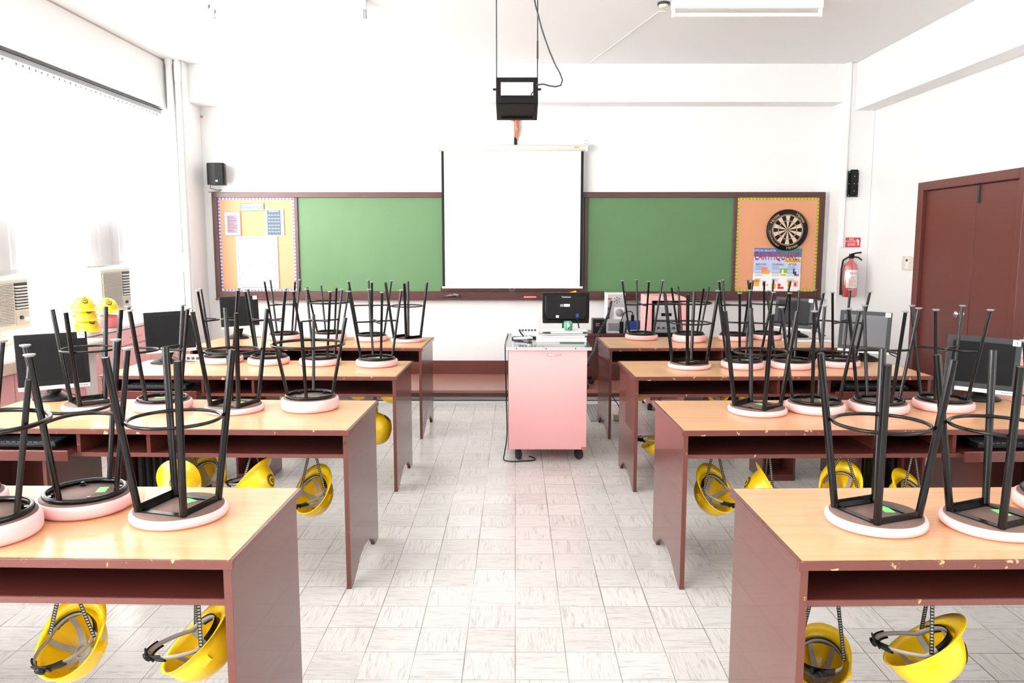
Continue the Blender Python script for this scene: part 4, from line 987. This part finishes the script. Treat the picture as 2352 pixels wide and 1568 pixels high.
# ------------------------------------------------------------------ computers
def monitor(name_label, tl, tr, br, bl_, base, side, row, num, silver='silver', screen='screen_panel'):
    c = onz(base[0], base[1], T)
    pw = (math.hypot(tr[0] - tl[0], tr[1] - tl[1]) + math.hypot(br[0] - bl_[0], br[1] - bl_[1])) / 2
    ph = (abs(bl_[1] - tl[1]) + abs(br[1] - tr[1])) / 2
    uc, vc = (tl[0] + tr[0] + br[0] + bl_[0]) / 4, (tl[1] + tr[1] + br[1] + bl_[1]) / 4
    zc_ = (c - EYE).dot(FW); W, H = pw * zc_ / FPX, ph * zc_ / FPX
    r = thing('monitor', name_label, 'monitor', (c.x, c.y, T), 'computer monitors on the desks')
    P = ony(uc, vc, c.y - .02)
    # each screen is turned towards the aisle
    slope = ((tr[1] - tl[1]) + (br[1] - bl_[1])) / 2 / pw
    yaw = {'L': .42, 'R': -.48}[side]; az = math.atan2(c.x, c.y); W *= math.cos(az) / math.cos(yaw + az)
    M3 = Matrix.Rotation(yaw, 3, 'Z') @ Matrix.Rotation(slope * .4, 3, 'Y') @ Matrix.Rotation(rad(-4), 3, 'X')
    def PT(x, y, z): return P + M3 @ V((x, y, z))
    def bx(x0, x1, y0, y1, z0, z1, mb=None, mi=0):
        mb = mb or MB(); cc = PT((x0 + x1) / 2, (y0 + y1) / 2, (z0 + z1) / 2)
        return mb.obox(cc, M3 @ V(((x1 - x0) / 2, 0, 0)), M3 @ V((0, (y1 - y0) / 2, 0)), M3 @ V((0, 0, (z1 - z0) / 2)), mi)
    cas = bx(-W / 2, W / 2, 0, .035, -H / 2 + .022, H / 2); bx(-W * .32, W * .32, .035, .065, -H * .3, H * .34, cas); cas.build('casing', 'dark_grey' if side == 'R' else 'black_plastic', r, bevel=.004)
    bx(-W / 2, W / 2, -.001, .034, -H / 2, -H / 2 + .022).build('chin', silver, r, bevel=.002)
    bz = .028
    bx(-W / 2 + bz, W / 2 - bz, -.002, .002, -H / 2 + .022 + bz, H / 2 - bz).build('screen', screen, r)
    st = bx(W / 2 - .045, W / 2 - .008, -.004, -.001, H / 2 - .035, H / 2 - .002)
    if num: st.text(num, PT(W / 2 - .026, -.0046, H / 2 - .019), M3 @ V((1, 0, 0)), M3 @ V((0, 0, 1)), .024, mi=1)
    st.build('number_label', ['paper', 'ink'], r)
    mb = MB()
    for k in range(5): bx(W * .3 + k * .012, W * .3 + .007 + k * .012, -.003, 0, -H / 2 + .010, -H / 2 + .013, mb)
    mb.build('buttons', 'dark_grey', r)
    if side == 'L' and row == 2: MB().text('NEC', PT(-W / 2 + .03, -.0015, -H / 2 + .010), M3 @ V((1, 0, 0)), M3 @ V((0, 0, 1)), .014).build('maker_mark', 'ink', r)
    q = PT(0, .05, -H * .32); e = V((c.x, c.y + .02, T + .03))
    MB().tube([q, (q + e) / 2 + V((0, .01, 0)), e], [.04, .036, .034], 10).build('neck', 'black_plastic', r)
    MB().lathe([(0, 0), (.095, 0), (.1, .006), (.085, .018), (.05, .034), (.03, .042), (0, .044)], 28, (c.x, c.y + .01, T + .0005), (1.05, 0, 0), (0, .8, 0)).build('stand', 'black_plastic', r)
    if side == 'R': MB().tube([q, (c.x + .12, c.y + .03, T + .10), (c.x + .2, c.y + .02, T + .04), (c.x + .28, c.y + .05, T + .006)], .004, 6).build('cable', 'black_plastic', r)
    else: MB().tube([q, (c.x - .04, c.y + .1, T + .06), (c.x + .1, c.y + .08, T + .006), (c.x + .2, c.y + .05, T + .006)], .003, 6).build('cable', 'dark_grey', r)
monitor('black monitor with label 10 and silver chin on the third-row window-side desk', (28, 769), (201, 763), (207, 886), (47, 900), (118, 918), 'L', 2, '10')
monitor('black monitor on the second-row window-side desk, in front of the pink cabinet', (333, 719), (447, 712), (449, 803), (333, 814), (378, 834), 'L', 3, '11')
monitor('black monitor with label 12 on the front-row desk under the Physics Lab pinboard', (503, 682), (591, 679), (598, 750), (511, 758), (545, 777), 'L', 4, '12')
monitor('dark grey monitor with label 3 and white chin in front of the brown door', (2174, 766), (2344, 783), (2336, 910), (2167, 891), (2256, 919), 'R', 2, '3', 'white_plastic')
monitor('grey monitor with pale screen reflection on the second-row door-side desk', (1932, 712), (2048, 718), (2041, 815), (1921, 805), (1988, 828), 'R', 3, '2', 'white_plastic', 'reflection_grey')
monitor('dark monitor with white chin on the front-row desk below the dartboard', (1783, 678), (1868, 689), (1863, 763), (1776, 752), (1832, 774), 'R', 4, '1', 'white_plastic')
def keyboard(c, ang, label, mt='black_plastic', mt2='dark_grey'):
    r = thing('keyboard', label, 'keyboard', tuple(c), 'computer keyboards')
    x, y = V((math.cos(ang), math.sin(ang), 0)), V((-math.sin(ang), math.cos(ang), 0)); U = V((0, 0, 1)); c = V(c)
    MB().obox(c + U * .010, x * .21, y * .07, U * .009).build('base', mt, r, bevel=.003)
    mb = MB()
    for j in range(5):
        for i in range(15): mb.obox(c + x * (-.185 + i * .0265) + y * (-.048 + j * .024) + U * .0225, x * .011, y * .0095, U * .0035)
    mb.build('keys', mt2, r)
for sd, row, lb in (('L', 2, 'black keyboard on the pull-out tray of the third-row window-side desk'), ('L', 3, 'black keyboard on the pull-out tray of the second-row window-side desk'), ('L', 4, 'black keyboard in the shelf of the front-row window-side desk'), ('R', 2, 'black keyboard on the pull-out tray of the third-row door-side desk'), ('R', 3, 'black keyboard on the pull-out tray of the second-row door-side desk')):
    p = desk_pt(sd, row, 1.60, .08, .6845); keyboard(p, (1 if sd == 'R' else -1) * ROT, lb)
p = onz(1855, 784, T); keyboard((p.x, p.y, T + .0005), ROT, 'white keyboard lying on the front-row desk below the dartboard', 'white_plastic', 'silver')
p = onz(446, 828, T)
r = thing('power_strip', 'white power strip beside the black monitor on the second-row window-side desk', 'power strip', (p.x, p.y, T))
B(p.x - .09, p.x + .06, p.y - .03, p.y + .03, T + .0005, T + .045).build('casing', 'white_plastic', r, bevel=.004)
mb = MB()
for k in range(4): mb.box(p.x - .075 + k * .034, p.x - .052 + k * .034, p.y - .0315, p.y - .029, T + .012, T + .032)
mb.build('sockets', 'dark_grey', r)
def tower(sd, row, label):
    sg = -1 if sd == 'L' else 1
    r = thing('computer_tower', label, 'computer', tuple(desk_pt(sd, row, 1.055, .38, .346)), 'computer towers in the desk cupboards')
    def P(s_, y_, z_): return desk_pt(sd, row, s_, y_, z_)
    def bx(s0, s1, y0, y1, z0, z1, mb):
        c = P((s0 + s1) / 2, (y0 + y1) / 2, (z0 + z1) / 2); a = sg * ROT
        mb.obox(c, V((math.cos(a), math.sin(a), 0)) * abs(s1 - s0) / 2, V((-math.sin(a), math.cos(a), 0)) * (y1 - y0) / 2, V((0, 0, (z1 - z0) / 2))); return mb
    bx(.975, 1.135, .26, .50, .3455, .632, MB()).build('case', 'black_plastic', r, bevel=.006)
    mb = MB()
    for k in range(4): bx(.99 + k * .035, 1.005 + k * .035, .253, .26, .40, .63, mb)
    mb.build('front_ribs', 'black_gloss', r)
    mb = MB()
    for k in range(3): bx(1.01 + k * .03, 1.02 + k * .03, .25, .256, .37, .385, mb)
    mb.build('buttons', 'grey_plastic', r)
tower('L', 2, 'black computer tower in the cupboard under the third-row window-side desk')
tower('R', 2, 'black computer tower in the cupboard under the third-row door-side desk')
tower('R', 3, 'black computer tower in the cupboard under the second-row door-side desk')

# ------------------------------------------------------------------ pink trolley and what stands on it
TY0, TY1 = 5.80, 6.70
TX0, TX1 = ony(1168, 900, TY0).x, ony(1348, 900, TY0).x
ZT0 = ony(1260, 803, TY0).z; ZT1 = ony(1260, 797, TY0).z; ZB0 = ony(1260, 1032, TY0).z
tr = thing('trolley', 'pink cabinet trolley on castors with steel top in the middle of the aisle', 'trolley', ((TX0 + TX1) / 2, TY0, 0))
B(TX0, TX1, TY0, TY1, ZB0, ZT0).build('body', 'pink_paint', tr, bevel=.003)
B(TX0 - .004, TX0 - .0005, TY0 + .004, TY1, ZB0, ZT0).build('side_panel', 'frame_wood', tr)
B(TX0 + .55, TX1 + .0005, TY0 - .001, TY0 + .002, ZB0 - .001, ZB0 + .02).build('chipped_corner', 'bronze', tr)
B(TX0 - .018, TX1 + .03, TY0 - .015, TY1 + .01, ZT0 + .001, ZT1).build('top', 'steel_top', tr, bevel=.002)
B(TX0 - .02, TX1 + .032, TY0 - .019, TY0 - .0155, ZT0 - .003, ZT1 + .002).build('edge_strip', 'silver', tr)
for k in range(3): MB().cyl((TX0 + .06 + k * .22, TY0 - .0195, ZT1 - .008), (TX0 + .06 + k * .22, TY0 - .021, ZT1 - .008), .005, n=10).build('screw', 'dark_grey', tr)
hm = MB(); c = ony(1274, 814, TY0)
hm.tube([(c.x - .05, TY0 - .003, c.z), (c.x - .045, TY0 - .02, c.z), (c.x + .03, TY0 - .018, c.z), (c.x + .05, TY0 - .003, c.z)], [.010, .012, .008, .004], 10); hm.build('handle', 'clear_plastic', tr)
for (x_, y_, an) in ((TX0 + .07, TY0 + .07, .45), (TX1 - .06, TY0 + .08, .7), (TX0 + .07, TY1 - .08, .3), (TX1 - .07, TY1 - .08, -.2)):
    cs, sn = math.cos(an), math.sin(an); R_w = .0435
    w1 = MB().box(x_ - .03, x_ + .03, y_ - .03, y_ + .03, ZB0 - .006, ZB0)
    w1.tube([(x_, y_, ZB0 - .004), (x_ + .01 * sn, y_, R_w + .01)], .014, 8); cst = w1.build('caster', 'dark_grey', tr)
    axv = V((cs, sn, 0)); tg = V((-sn, cs, 0)); ce = V((x_ + .012 * sn, y_ - .012, R_w))
    MB().lathe([(0, -.012), (R_w * .5, -.012), (R_w * .9, -.012), (R_w, -.007), (R_w, .007), (R_w * .9, .012), (R_w * .5, .012), (0, .012)], 24, ce, tg, UZ, axv).build('wheel', 'rubber', cst)
cb_pts = [(TX0 - .012, TY1 - .1, ZT1 + .006), (TX0 - .024, TY0 + .3, ZT1 + .004), (TX0 - .026, TY0 + .1, ZT1 - .05), (TX0 - .018, TY0 + .08, .5), (TX0 - .012, TY0 + .06, .2), (TX0 - .03, TY0 + .04, .06), (TX0 - .035, TY0 + .02, .008), (TX0 + .02, TY0 - .02, .006), (TX0 + .10, TY0 - .01, .006), (TX0 + .19, TY0 + .01, .006), (TX0 + .2, TY0 + .07, .006), (TX0 + .16, TY0 + .12, .006)]
def smooth_path(P, n=6):
    P = [V(p) for p in P]; out = []
    for i in range(len(P) - 1):
        p0, p1, p2, p3 = P[max(i - 1, 0)], P[i], P[i + 1], P[min(i + 2, len(P) - 1)]
        for k in range(n):
            t = k / n; out.append(.5 * ((2 * p1) + (p2 - p0) * t + (2 * p0 - 5 * p1 + 4 * p2 - p3) * t * t + (3 * p1 - p0 - 3 * p2 + p3) * t ** 3))
    return out + [P[-1]]
MB().tube(smooth_path(cb_pts), .0045, 8).build('power_cord', 'black_plastic', tr)
# projector
c = onz(1208, 752, ZT1)
pjr = thing('projector', 'white projector with rear sockets at the back corner of the trolley', 'projector', (c.x, 6.45, ZT1))
px0, px1 = ony(1176, 740, 6.35).x, ony(1240, 740, 6.35).x; pz1 = ony(1200, 729, 6.35).z
B(px0, px1, 6.35, 6.60, ZT1 + .012, pz1).build('casing', 'white_plastic', pjr, bevel=.012)
for (x_, y_) in ((px0 + .03, 6.38), (px1 - .03, 6.38), (px0 + .03, 6.57), (px1 - .03, 6.57)): MB().cyl((x_, y_, ZT1 + .0005), (x_, y_, ZT1 + .014), .01, n=10).build('foot', 'dark_grey', pjr)
mb = MB()
for k, mi in enumerate((0, 1, 0, 0, 0, 0)): mb.box(px0 + .055 + k * .025, px0 + .07 + k * .025, 6.345, 6.351, ZT1 + .06, ZT1 + .075, mi)
mb.build('sockets', ['dark_grey', 'blue_plastic'], pjr)
MB().tube(smooth_path([(px0 + .06, 6.345, ZT1 + .066), (px0 + .07, 6.31, ZT1 + .05), (px0 + .09, 6.29, ZT1 + .02), (px0 + .03, 6.28, ZT1 + .008), (px0 - .0, 6.29, ZT1 + .008)]), .006, 8).build('cable', 'black_plastic', pjr)
# microphone
a = onz(1176, 757, ZT1 + .02); b = onz(1218, 757, ZT1 + .03)
mc = thing('microphone', 'handheld microphone with silver mesh head lying on the trolley top', 'microphone', tuple(b))
my = 6.17; xa, xb = ony(1180, 760, my).x, ony(1216, 760, my).x
MB().tube([(xa, my + .03, ZT1 + .016), (xb - .015, my, ZT1 + .022)], [.011, .015], 14).build('body', 'silver', mc)
MB().lathe([(.014, -.018), (.022, -.008), (.0245, .004), (.022, .017), (.012, .025), (0, .027)], 20, (xb, my, ZT1 + .025), (0, 1, 0), (0, 0, 1), (1, 0, 0)).build('mesh_head', 'chrome', mc)
# books and papers in a pile
zz = ZT1 + .001; pile = [('white', 'paper', .40, .22, .030, -.04, 'thick white paper pad at the bottom of the pile on the trolley'), ('pink', 'pink_dark', .33, .20, .016, .05, 'pink-edged notebook in the pile on the trolley'), ('grey', 'grey_plastic', .36, .20, .010, -.06, 'grey folder in the pile on the trolley'), ('mint', 'mint', .26, .17, .016, .03, 'mint green book near the top of the pile on the trolley'), ('sheet', 'paper', .38, .20, .006, .02, 'loose white papers on top of the pile on the trolley')]
bxc = ony(1292, 755, 6.22).x
for k, (nm, mt, w_, d_, h_, an, lb) in enumerate(pile):
    r = thing('book' if k in (1, 3) else 'paper_pad', lb, 'book' if k in (1, 3) else 'papers', (bxc, 6.2, zz), 'books and papers piled on the trolley')
    x, y = V((math.cos(an), math.sin(an), 0)), V((-math.sin(an), math.cos(an), 0)); U = V((0, 0, 1)); ce = V((bxc + .015 * (k % 3) + (.03 if k == 3 else -.01), 6.22 + .01 * k, zz))
    MB().obox(ce + U * h_ * .5, x * (w_ / 2 - .004), y * (d_ / 2 - .004), U * (h_ / 2 - .002)).build('pages', 'paper', r)
    MB().obox(ce + U * .001, x * w_ / 2, y * d_ / 2, U * .001).obox(ce + U * (h_ - .001), x * w_ / 2, y * d_ / 2, U * .001).build('cover', mt, r)
    zz += h_ + .0008
r = tag(MB().cyl((bxc - .03, 6.06, ZT1 + .0048), (bxc + .16, 6.05, ZT1 + .0048), .004, n=10).build('pencil', 'dart_green'), 'green pencil lying in front of the pile of papers', 'pencil')
hp = thing('hole_punch', 'green and silver hole punch standing on the pile of papers', 'hole punch', (bxc + .045, 6.22, zz))
hx = ony(1305, 735, 6.22).x
B(hx - .033, hx + .033, 6.17, 6.27, zz + .001, zz + .07).build('body', 'mint', hp, bevel=.014)
MB().tube([(hx, 6.165, zz + .005), (hx, 6.15, zz + .03), (hx, 6.16, zz + .055), (hx, 6.2, zz + .06)], [.010, .014, .017, .010], 12).build('lever', 'chrome', hp)
# teacher's monitor, seen from behind
MY = 6.52
p, q = ony(1246, 743, MY), ony(1355, 672, MY); mx_ = (p.x + q.x) / 2
tm = thing('monitor', 'black monitor seen from behind, standing at the back of the pink trolley', 'monitor', (mx_, MY + .02, ZT1), 'computer monitors on the desks')
w2 = (q.x - p.x) / 2
MB().prism([(-w2, .06), (-w2 + .004, 0), (w2 - .004, 0), (w2, .06), (w2, q.z - p.z), (-w2, q.z - p.z)], (mx_, MY + .03, p.z), (1, 0, 0), (0, 0, 1), (0, .02, 0)).build('bezel', 'black_gloss', tm, bevel=.004)
MB().prism([(-w2 * .82, .03), (w2 * .82, .03), (w2 * .9, .1), (w2 * .9, q.z - p.z - .02), (-w2 * .9, q.z - p.z - .02), (-w2 * .9, .1)], (mx_, MY, p.z), (1, 0, 0), (0, 0, 1), (0, .031, 0)).build('back_shell', 'black_plastic', tm, bevel=.01)
MB().text('ViewSonic', (mx_ + .0, MY - .0015, q.z - .036), RX, UZ, .0185).build('maker_mark', 'paper', tm)
zm = p.z + (q.z - p.z) * .55
B(mx_ - .02, mx_ + .03, MY - .002, MY + .001, zm, zm + .022).build('rating_label', 'paper', tm); B(mx_ - .05, mx_ - .025, MY - .002, MY + .001, zm, zm + .02).build('rating_label', 'grey_plastic', tm)
B(mx_ - .085, mx_ - .06, MY - .002, MY + .001, p.z + .05, p.z + .07).build('rating_label', 'paper', tm)
B(mx_ + .08, mx_ + .105, MY - .022, MY + .0, p.z + .055, p.z + .085).build('video_plug', 'blue_plastic', tm)
MB().tube(smooth_path([(mx_ + .092, MY - .012, p.z + .056), (mx_ + .097, MY - .02, p.z + .02), (mx_ + .12, MY - .01, ZT1 + .03), (mx_ + .17, MY - .0, ZT1 + .012)]), .005, 8).build('video_cable', 'black_plastic', tm)
MB().box(mx_ - .03, mx_ + .03, MY + .012, MY + .032, ZT1 + .012, p.z + .06).build('neck', 'black_plastic', tm)
MB().lathe([(0, 0), (.10, 0), (.10, .008), (.06, .016), (0, .016)], 28, (mx_, MY + .03, ZT1 + .0006), (1, 0, 0), (0, .75, 0)).build('stand', 'black_gloss', tm)

# ------------------------------------------------------------------ bench with teacher's computer on the platform
BY0, BY1 = 8.72, 9.12
zb1 = ony(1440, 766, BY0).z; bx0, bx1 = ony(1354, 800, BY0).x - .5, ony(1484, 800, BY0).x
bn = thing('low_bench', 'low dark brown bench on the platform carrying the white computer tower', 'bench', ((bx0 + bx1) / 2, BY0, PZ))
B(bx0, bx1, BY0, BY1, zb1 - .03, zb1).build('bench_top', 'frame_wood', bn, bevel=.003)
B(bx0 + .01, bx1 - .01, BY0 + .03, BY0 + .05, PZ + .001, zb1 - .03).build('front_panel', 'frame_wood', bn)
for x_ in (bx0 + .01, bx1 - .03): B(x_, x_ + .02, BY0 + .05, BY1 - .01, PZ + .001, zb1 - .03).build('end_panel', 'frame_wood', bn)
def onb(u0, v0, u1, yb): # box on the bench between two columns, top at row v0
    a, b = ony(u0, v0, yb), ony(u1, v0, yb); return a.x, b.x, a.z
x0, x1, zt_ = onb(1394, 673, 1437, 8.78)
pcw = thing('computer_tower', 'white computer tower seen from behind with round fan on the low bench', 'computer', ((x0 + x1) / 2, 8.78, zb1))
B(x0, x1, 8.785, 9.03, zb1 + .001, zt_).build('case', 'white_plastic', pcw, bevel=.004)
B(x0 + .01, x1 - .008, 8.78, 8.786, zb1 + .015, zt_ - .012).build('rear_plate', 'silver', pcw)
fc = ony(1417, 689, 8.775); mb = MB()
for R_f in (.012, .028, .042): mb.ring((fc.x, 8.777, fc.z), R_f, .0035, 28, 6, RX, UZ)
for k in range(6): mb.tube([(fc.x + .01 * math.cos(k * PI / 3), 8.777, fc.z + .01 * math.sin(k * PI / 3)), (fc.x + .042 * math.cos(k * PI / 3), 8.777, fc.z + .042 * math.sin(k * PI / 3))], .003, 6)
mb.build('fan_guard', 'white_plastic', pcw); MB().lathe([(.045, 0), (.045, .003), (0, .003)], 28, (fc.x, 8.781, fc.z), RX, UZ, (0, -1, 0)).build('fan_recess', 'black_plastic', pcw)
fc = ony(1423, 718, 8.775); B(fc.x - .062, fc.x + .05, 8.774, 8.781, fc.z - .075, fc.z + .06).build('side_hatch', 'white_plastic', pcw, bevel=.003); MB().lathe([(.045, 0), (.045, .002), (0, .002)], 28, (fc.x, 8.774, fc.z), RX, UZ, (0, -1, 0)).build('side_mesh', 'grey_plastic', pcw)
fc = ony(1401, 686, 8.775); B(fc.x - .022, fc.x + .022, 8.776, 8.781, fc.z - .008, fc.z + .008).build('warning_label', 'red', pcw)
mb = MB()
for k in range(4): mb.box(x0 + .02, x1 - .06, 8.777, 8.781, zb1 + .03 + k * .022, zb1 + .04 + k * .022)
for k in range(3): mb.box(x0 + .012, x0 + .035, 8.777, 8.781, zb1 + .16 + k * .05, zb1 + .19 + k * .05)
mb.build('slots', 'dark_grey', pcw)
x0, x1, zt_ = onb(1362, 733, 1391, 8.76)
ub = thing('power_unit', 'small black power unit with red light beside the white computer tower', 'power unit', ((x0 + x1) / 2, 8.76, zb1))
B(x0, x1, 8.76, 8.95, zb1 + .001, zt_).build('casing', 'black_plastic', ub, bevel=.004); B(x0 + .03, x0 + .075, 8.757, 8.761, zt_ - .075, zt_ - .045).build('indicator', 'pink_dark', ub); B(x0 + .03, x0 + .075, 8.756, 8.758, zt_ - .07, zt_ - .05).build('indicator_face', 'dark_grey', ub)
x0, x1, zt_ = onb(1424, 739, 1433, 8.70)
tag(B(x0, x1, 8.722, 8.742, zb1 + .001, zt_).build('router', 'black_plastic', bevel=.003), 'slim black upright box in front of the white computer tower', 'router')
x0, x1, zt_ = onb(1439, 757, 1480, 8.76)
gb = tag(B(x0, x1, 8.75, 9.0, zb1 + .001, zt_).build('media_player', 'grey_plastic', bevel=.004), 'flat grey box under the blue power block on the low bench', 'player')
x0, x1, z2 = onb(1440, 738, 1477, 8.78)
bb = thing('power_block', 'blue power block with black plug on top of the flat grey box', 'power block', ((x0 + x1) / 2, 8.78, zt_))
B(x0, x1, 8.775, 8.92, zt_ + .001, z2).build('casing', 'blue_plastic', bb, bevel=.008); B(x0 + .05, x0 + .085, 8.80, 8.83, z2, z2 + .07).build('plug', 'black_plastic', bb, bevel=.004)
MB().tube(smooth_path([(x0 + .067, 8.81, z2 + .07), (x0 + .05, 8.79, z2 + .11), (x0 - .03, 8.76, z2 + .10), (x0 - .07, 8.75, z2 - .0), (x0 - .09, 8.74, zb1 + .02)]), .005, 8).build('cable', 'black_plastic', bb)
# cable bundle sweeping from the bench to the trolley
pts = [ony(u, v, y_) for u, v, y_ in ((1404, 690, 8.73), (1396, 725, 8.70), (1384, 748, 8.6), (1374, 770, 8.3), (1368, 795, 7.9), (1362, 812, 7.5), (1353, 825, 7.1), (1349, 838, 6.75))]
mb = MB().tube(smooth_path(pts), .014, 10); sp = smooth_path(pts)
for k in range(0, len(sp) - 3, 2): mb.tube([sp[k], sp[k + 1]], .0165, 10, mi=1)
tag(mb.build('cable_bundle', ['black_plastic', 'dark_grey']), 'spiral-wrapped black cable bundle running from the white tower to the trolley', 'cable')
# swivel chair hidden by the trolley: only its star base shows
oc = thing('office_chair', 'black swivel chair base on castors behind the pink trolley', 'chair', (.58, 8.42, PZ))
for k in range(5):
    an = .35 + k * 2 * PI / 5; d = V((math.cos(an), math.sin(an), 0)); c0 = V((.58, 8.42, PZ + .10)); e = c0 + d * .27 - V((0, 0, .03))
    lg = MB().tube([c0, e], [.03, .018], 10).build('base_arm', 'black_plastic', oc)
    MB().lathe([(0, -.022), (.027, -.022), (.03, -.015), (.03, .015), (.027, .022), (0, .022)], 18, e + V((0, 0, -.04)), d, UZ, V((-d.y, d.x, 0))).build('wheel', 'rubber', lg)
MB().cyl((.58, 8.42, PZ + .08), (.58, 8.42, PZ + .38), .028).build('column', 'black_plastic', oc)
MB().lathe([(0, 0), (.17, 0), (.185, .02), (.18, .05), (.15, .065), (0, .065)], 32, (.58, 8.42, PZ + .38)).build('seat', 'black_plastic', oc)
# pink rack with a silver sound system
RY = 7.62
x0, x1 = ony(1486, 760, RY).x, ony(1576, 760, RY).x; zt_ = ony(1530, 680, RY).z; zb_ = ony(1490, 926, RY).z
rk = thing('media_rack', 'pink rounded media rack on castors behind the front-row door-side desk', 'rack', ((x0 + x1) / 2, RY, 0))
poly_o = [(0, 0), (1, 0), (1, .96), (.93, 1), (0, 1)]
W_, H_ = x1 - x0, zt_ - zb_
mb = MB(); tk = .045
mb.box(x0, x0 + tk, RY, RY + .42, zb_, zt_ - .001).box(x1 - tk, x1, RY, RY + .42, zb_, zt_ - .05).box(x0 + tk, x1 - .045, RY, RY + .42, zt_ - tk, zt_ - .001).box(x0 + tk, x1 - tk, RY, RY + .42, zb_, zb_ + .03)
mb.prism([(0, 0), (.045, 0), (.045, .004), (.038, .026), (.024, .041), (.0, .049)], (x1 - .045, RY, zt_ - .05), RX, UZ, (0, .42, 0)); mb.build('carcass', 'pink_paint', rk, bevel=.004)
sh = ony(1530, 770, RY).z
B(x0 + tk, x1 - tk, RY + .01, RY + .42, sh - .07, sh - .05).build('shelf', 'pink_paint', rk); B(x0 + tk, x1 - tk, RY + .40, RY + .42, zb_ + .03, zt_ - tk).build('back', 'frame_wood', rk)
for (x_, y_) in ((x0 + .05, RY + .05), (x1 - .05, RY + .05), (x0 + .05, RY + .37), (x1 - .05, RY + .37)):
    cs_ = MB().cyl((x_, y_, .05), (x_, y_, zb_), .012, n=10).build('caster', 'dark_grey', rk)
    MB().lathe([(0, -.02), (.028, -.02), (.03, -.014), (.03, .014), (.028, .02), (0, .02)], 18, (x_, y_ - .008, .03), (0, 1, 0), UZ, RX).build('wheel', 'rubber', cs_)
MB().tube([(x1, RY + .1, sh + .12), (x1 + .03, RY + .1, sh + .13), (x1 + .03, RY + .1, sh + .18), (x1, RY + .1, sh + .19)], .005, 8).build('handle', 'chrome', rk)
s0, s1 = x0 + tk + .03, x1 - tk - .03; zz0 = sh - .049; zz1 = ony(1530, 694, RY).z
st = thing('sound_system', 'silver stacked sound system with cassette slot inside the pink rack', 'stereo', ((s0 + s1) / 2, RY + .03, zz0))
B(s0, s1, RY + .03, RY + .36, zz0 + .0005, zz0 + .07).build('lower_unit', 'black_plastic', st, bevel=.004)
B(s0, s1, RY + .03, RY + .36, zz0 + .071, zz0 + .18).build('amplifier', 'grey_plastic', st, bevel=.006)
B(s0, s1, RY + .03, RY + .36, zz0 + .181, zz1 - .03).build('player', 'silver', st, bevel=.012)
B(s0 + .02, s1 - .02, RY + .05, RY + .34, zz1 - .0295, zz1).build('lid', 'dark_grey', st, bevel=.008)
B((s0 + s1) / 2 - .05, (s0 + s1) / 2 + .05, RY + .025, RY + .031, zz0 + .235, zz0 + .265).build('cassette_slot', 'black_gloss', st)
B((s0 + s1) / 2 - .1, (s0 + s1) / 2 + .1, RY + .02, RY + .031, zz0 + .185, zz0 + .2).build('display_bar', 'dark_grey', st)
for k in range(5): MB().cyl((s0 + .04 + k * .05, RY + .03, zz0 + .12), (s0 + .04 + k * .05, RY + .018, zz0 + .12), .012, n=14).build('dial', 'dark_grey', st)
# things on the floor beyond the trolley
c = onz(1423, 966)
fb = thing('floor_socket', 'beige socket box with black cord on the floor behind the desks', 'socket box', (c.x, c.y, 0))
B(c.x - .06, c.x + .07, c.y, c.y + .08, .001, .055).build('box', 'beige_plastic', fb, bevel=.005)
MB().tube(smooth_path([(c.x - .0, c.y + .04, .055), (c.x - .0, c.y + .05, .12), (c.x - .05, c.y + .05, .2), (c.x - .10, c.y + .05, .27)]), .004, 8).build('cord', 'black_plastic', fb)
fg = thing('floor_mat', 'small grey ribbed mat on the floor beyond the trolley', 'mat', (.77, 7.5, 0))
B(.70, .86, 7.15, 7.90, .001, .008).build('mat_base', 'grey_plastic', fg)
mb = MB()
for k in range(5): mb.box(.715 + k * .03, .729 + k * .03, 7.16, 7.89, .008, .014)
mb.build('ribs', 'silver', fg)
p = onz(1610, 787, T)
tag(MB().obox((p.x, p.y + .004, T + .0012), (.045, .004, 0), (-.001, .008, 0), (0, 0, .0008)).build('red_ruler', 'red_ink'), 'thin red strip lying at the edge of the front-row desk below the green board', 'ruler')

for o in list(bpy.data.objects):
    if '_loc' in o: del o['_loc']
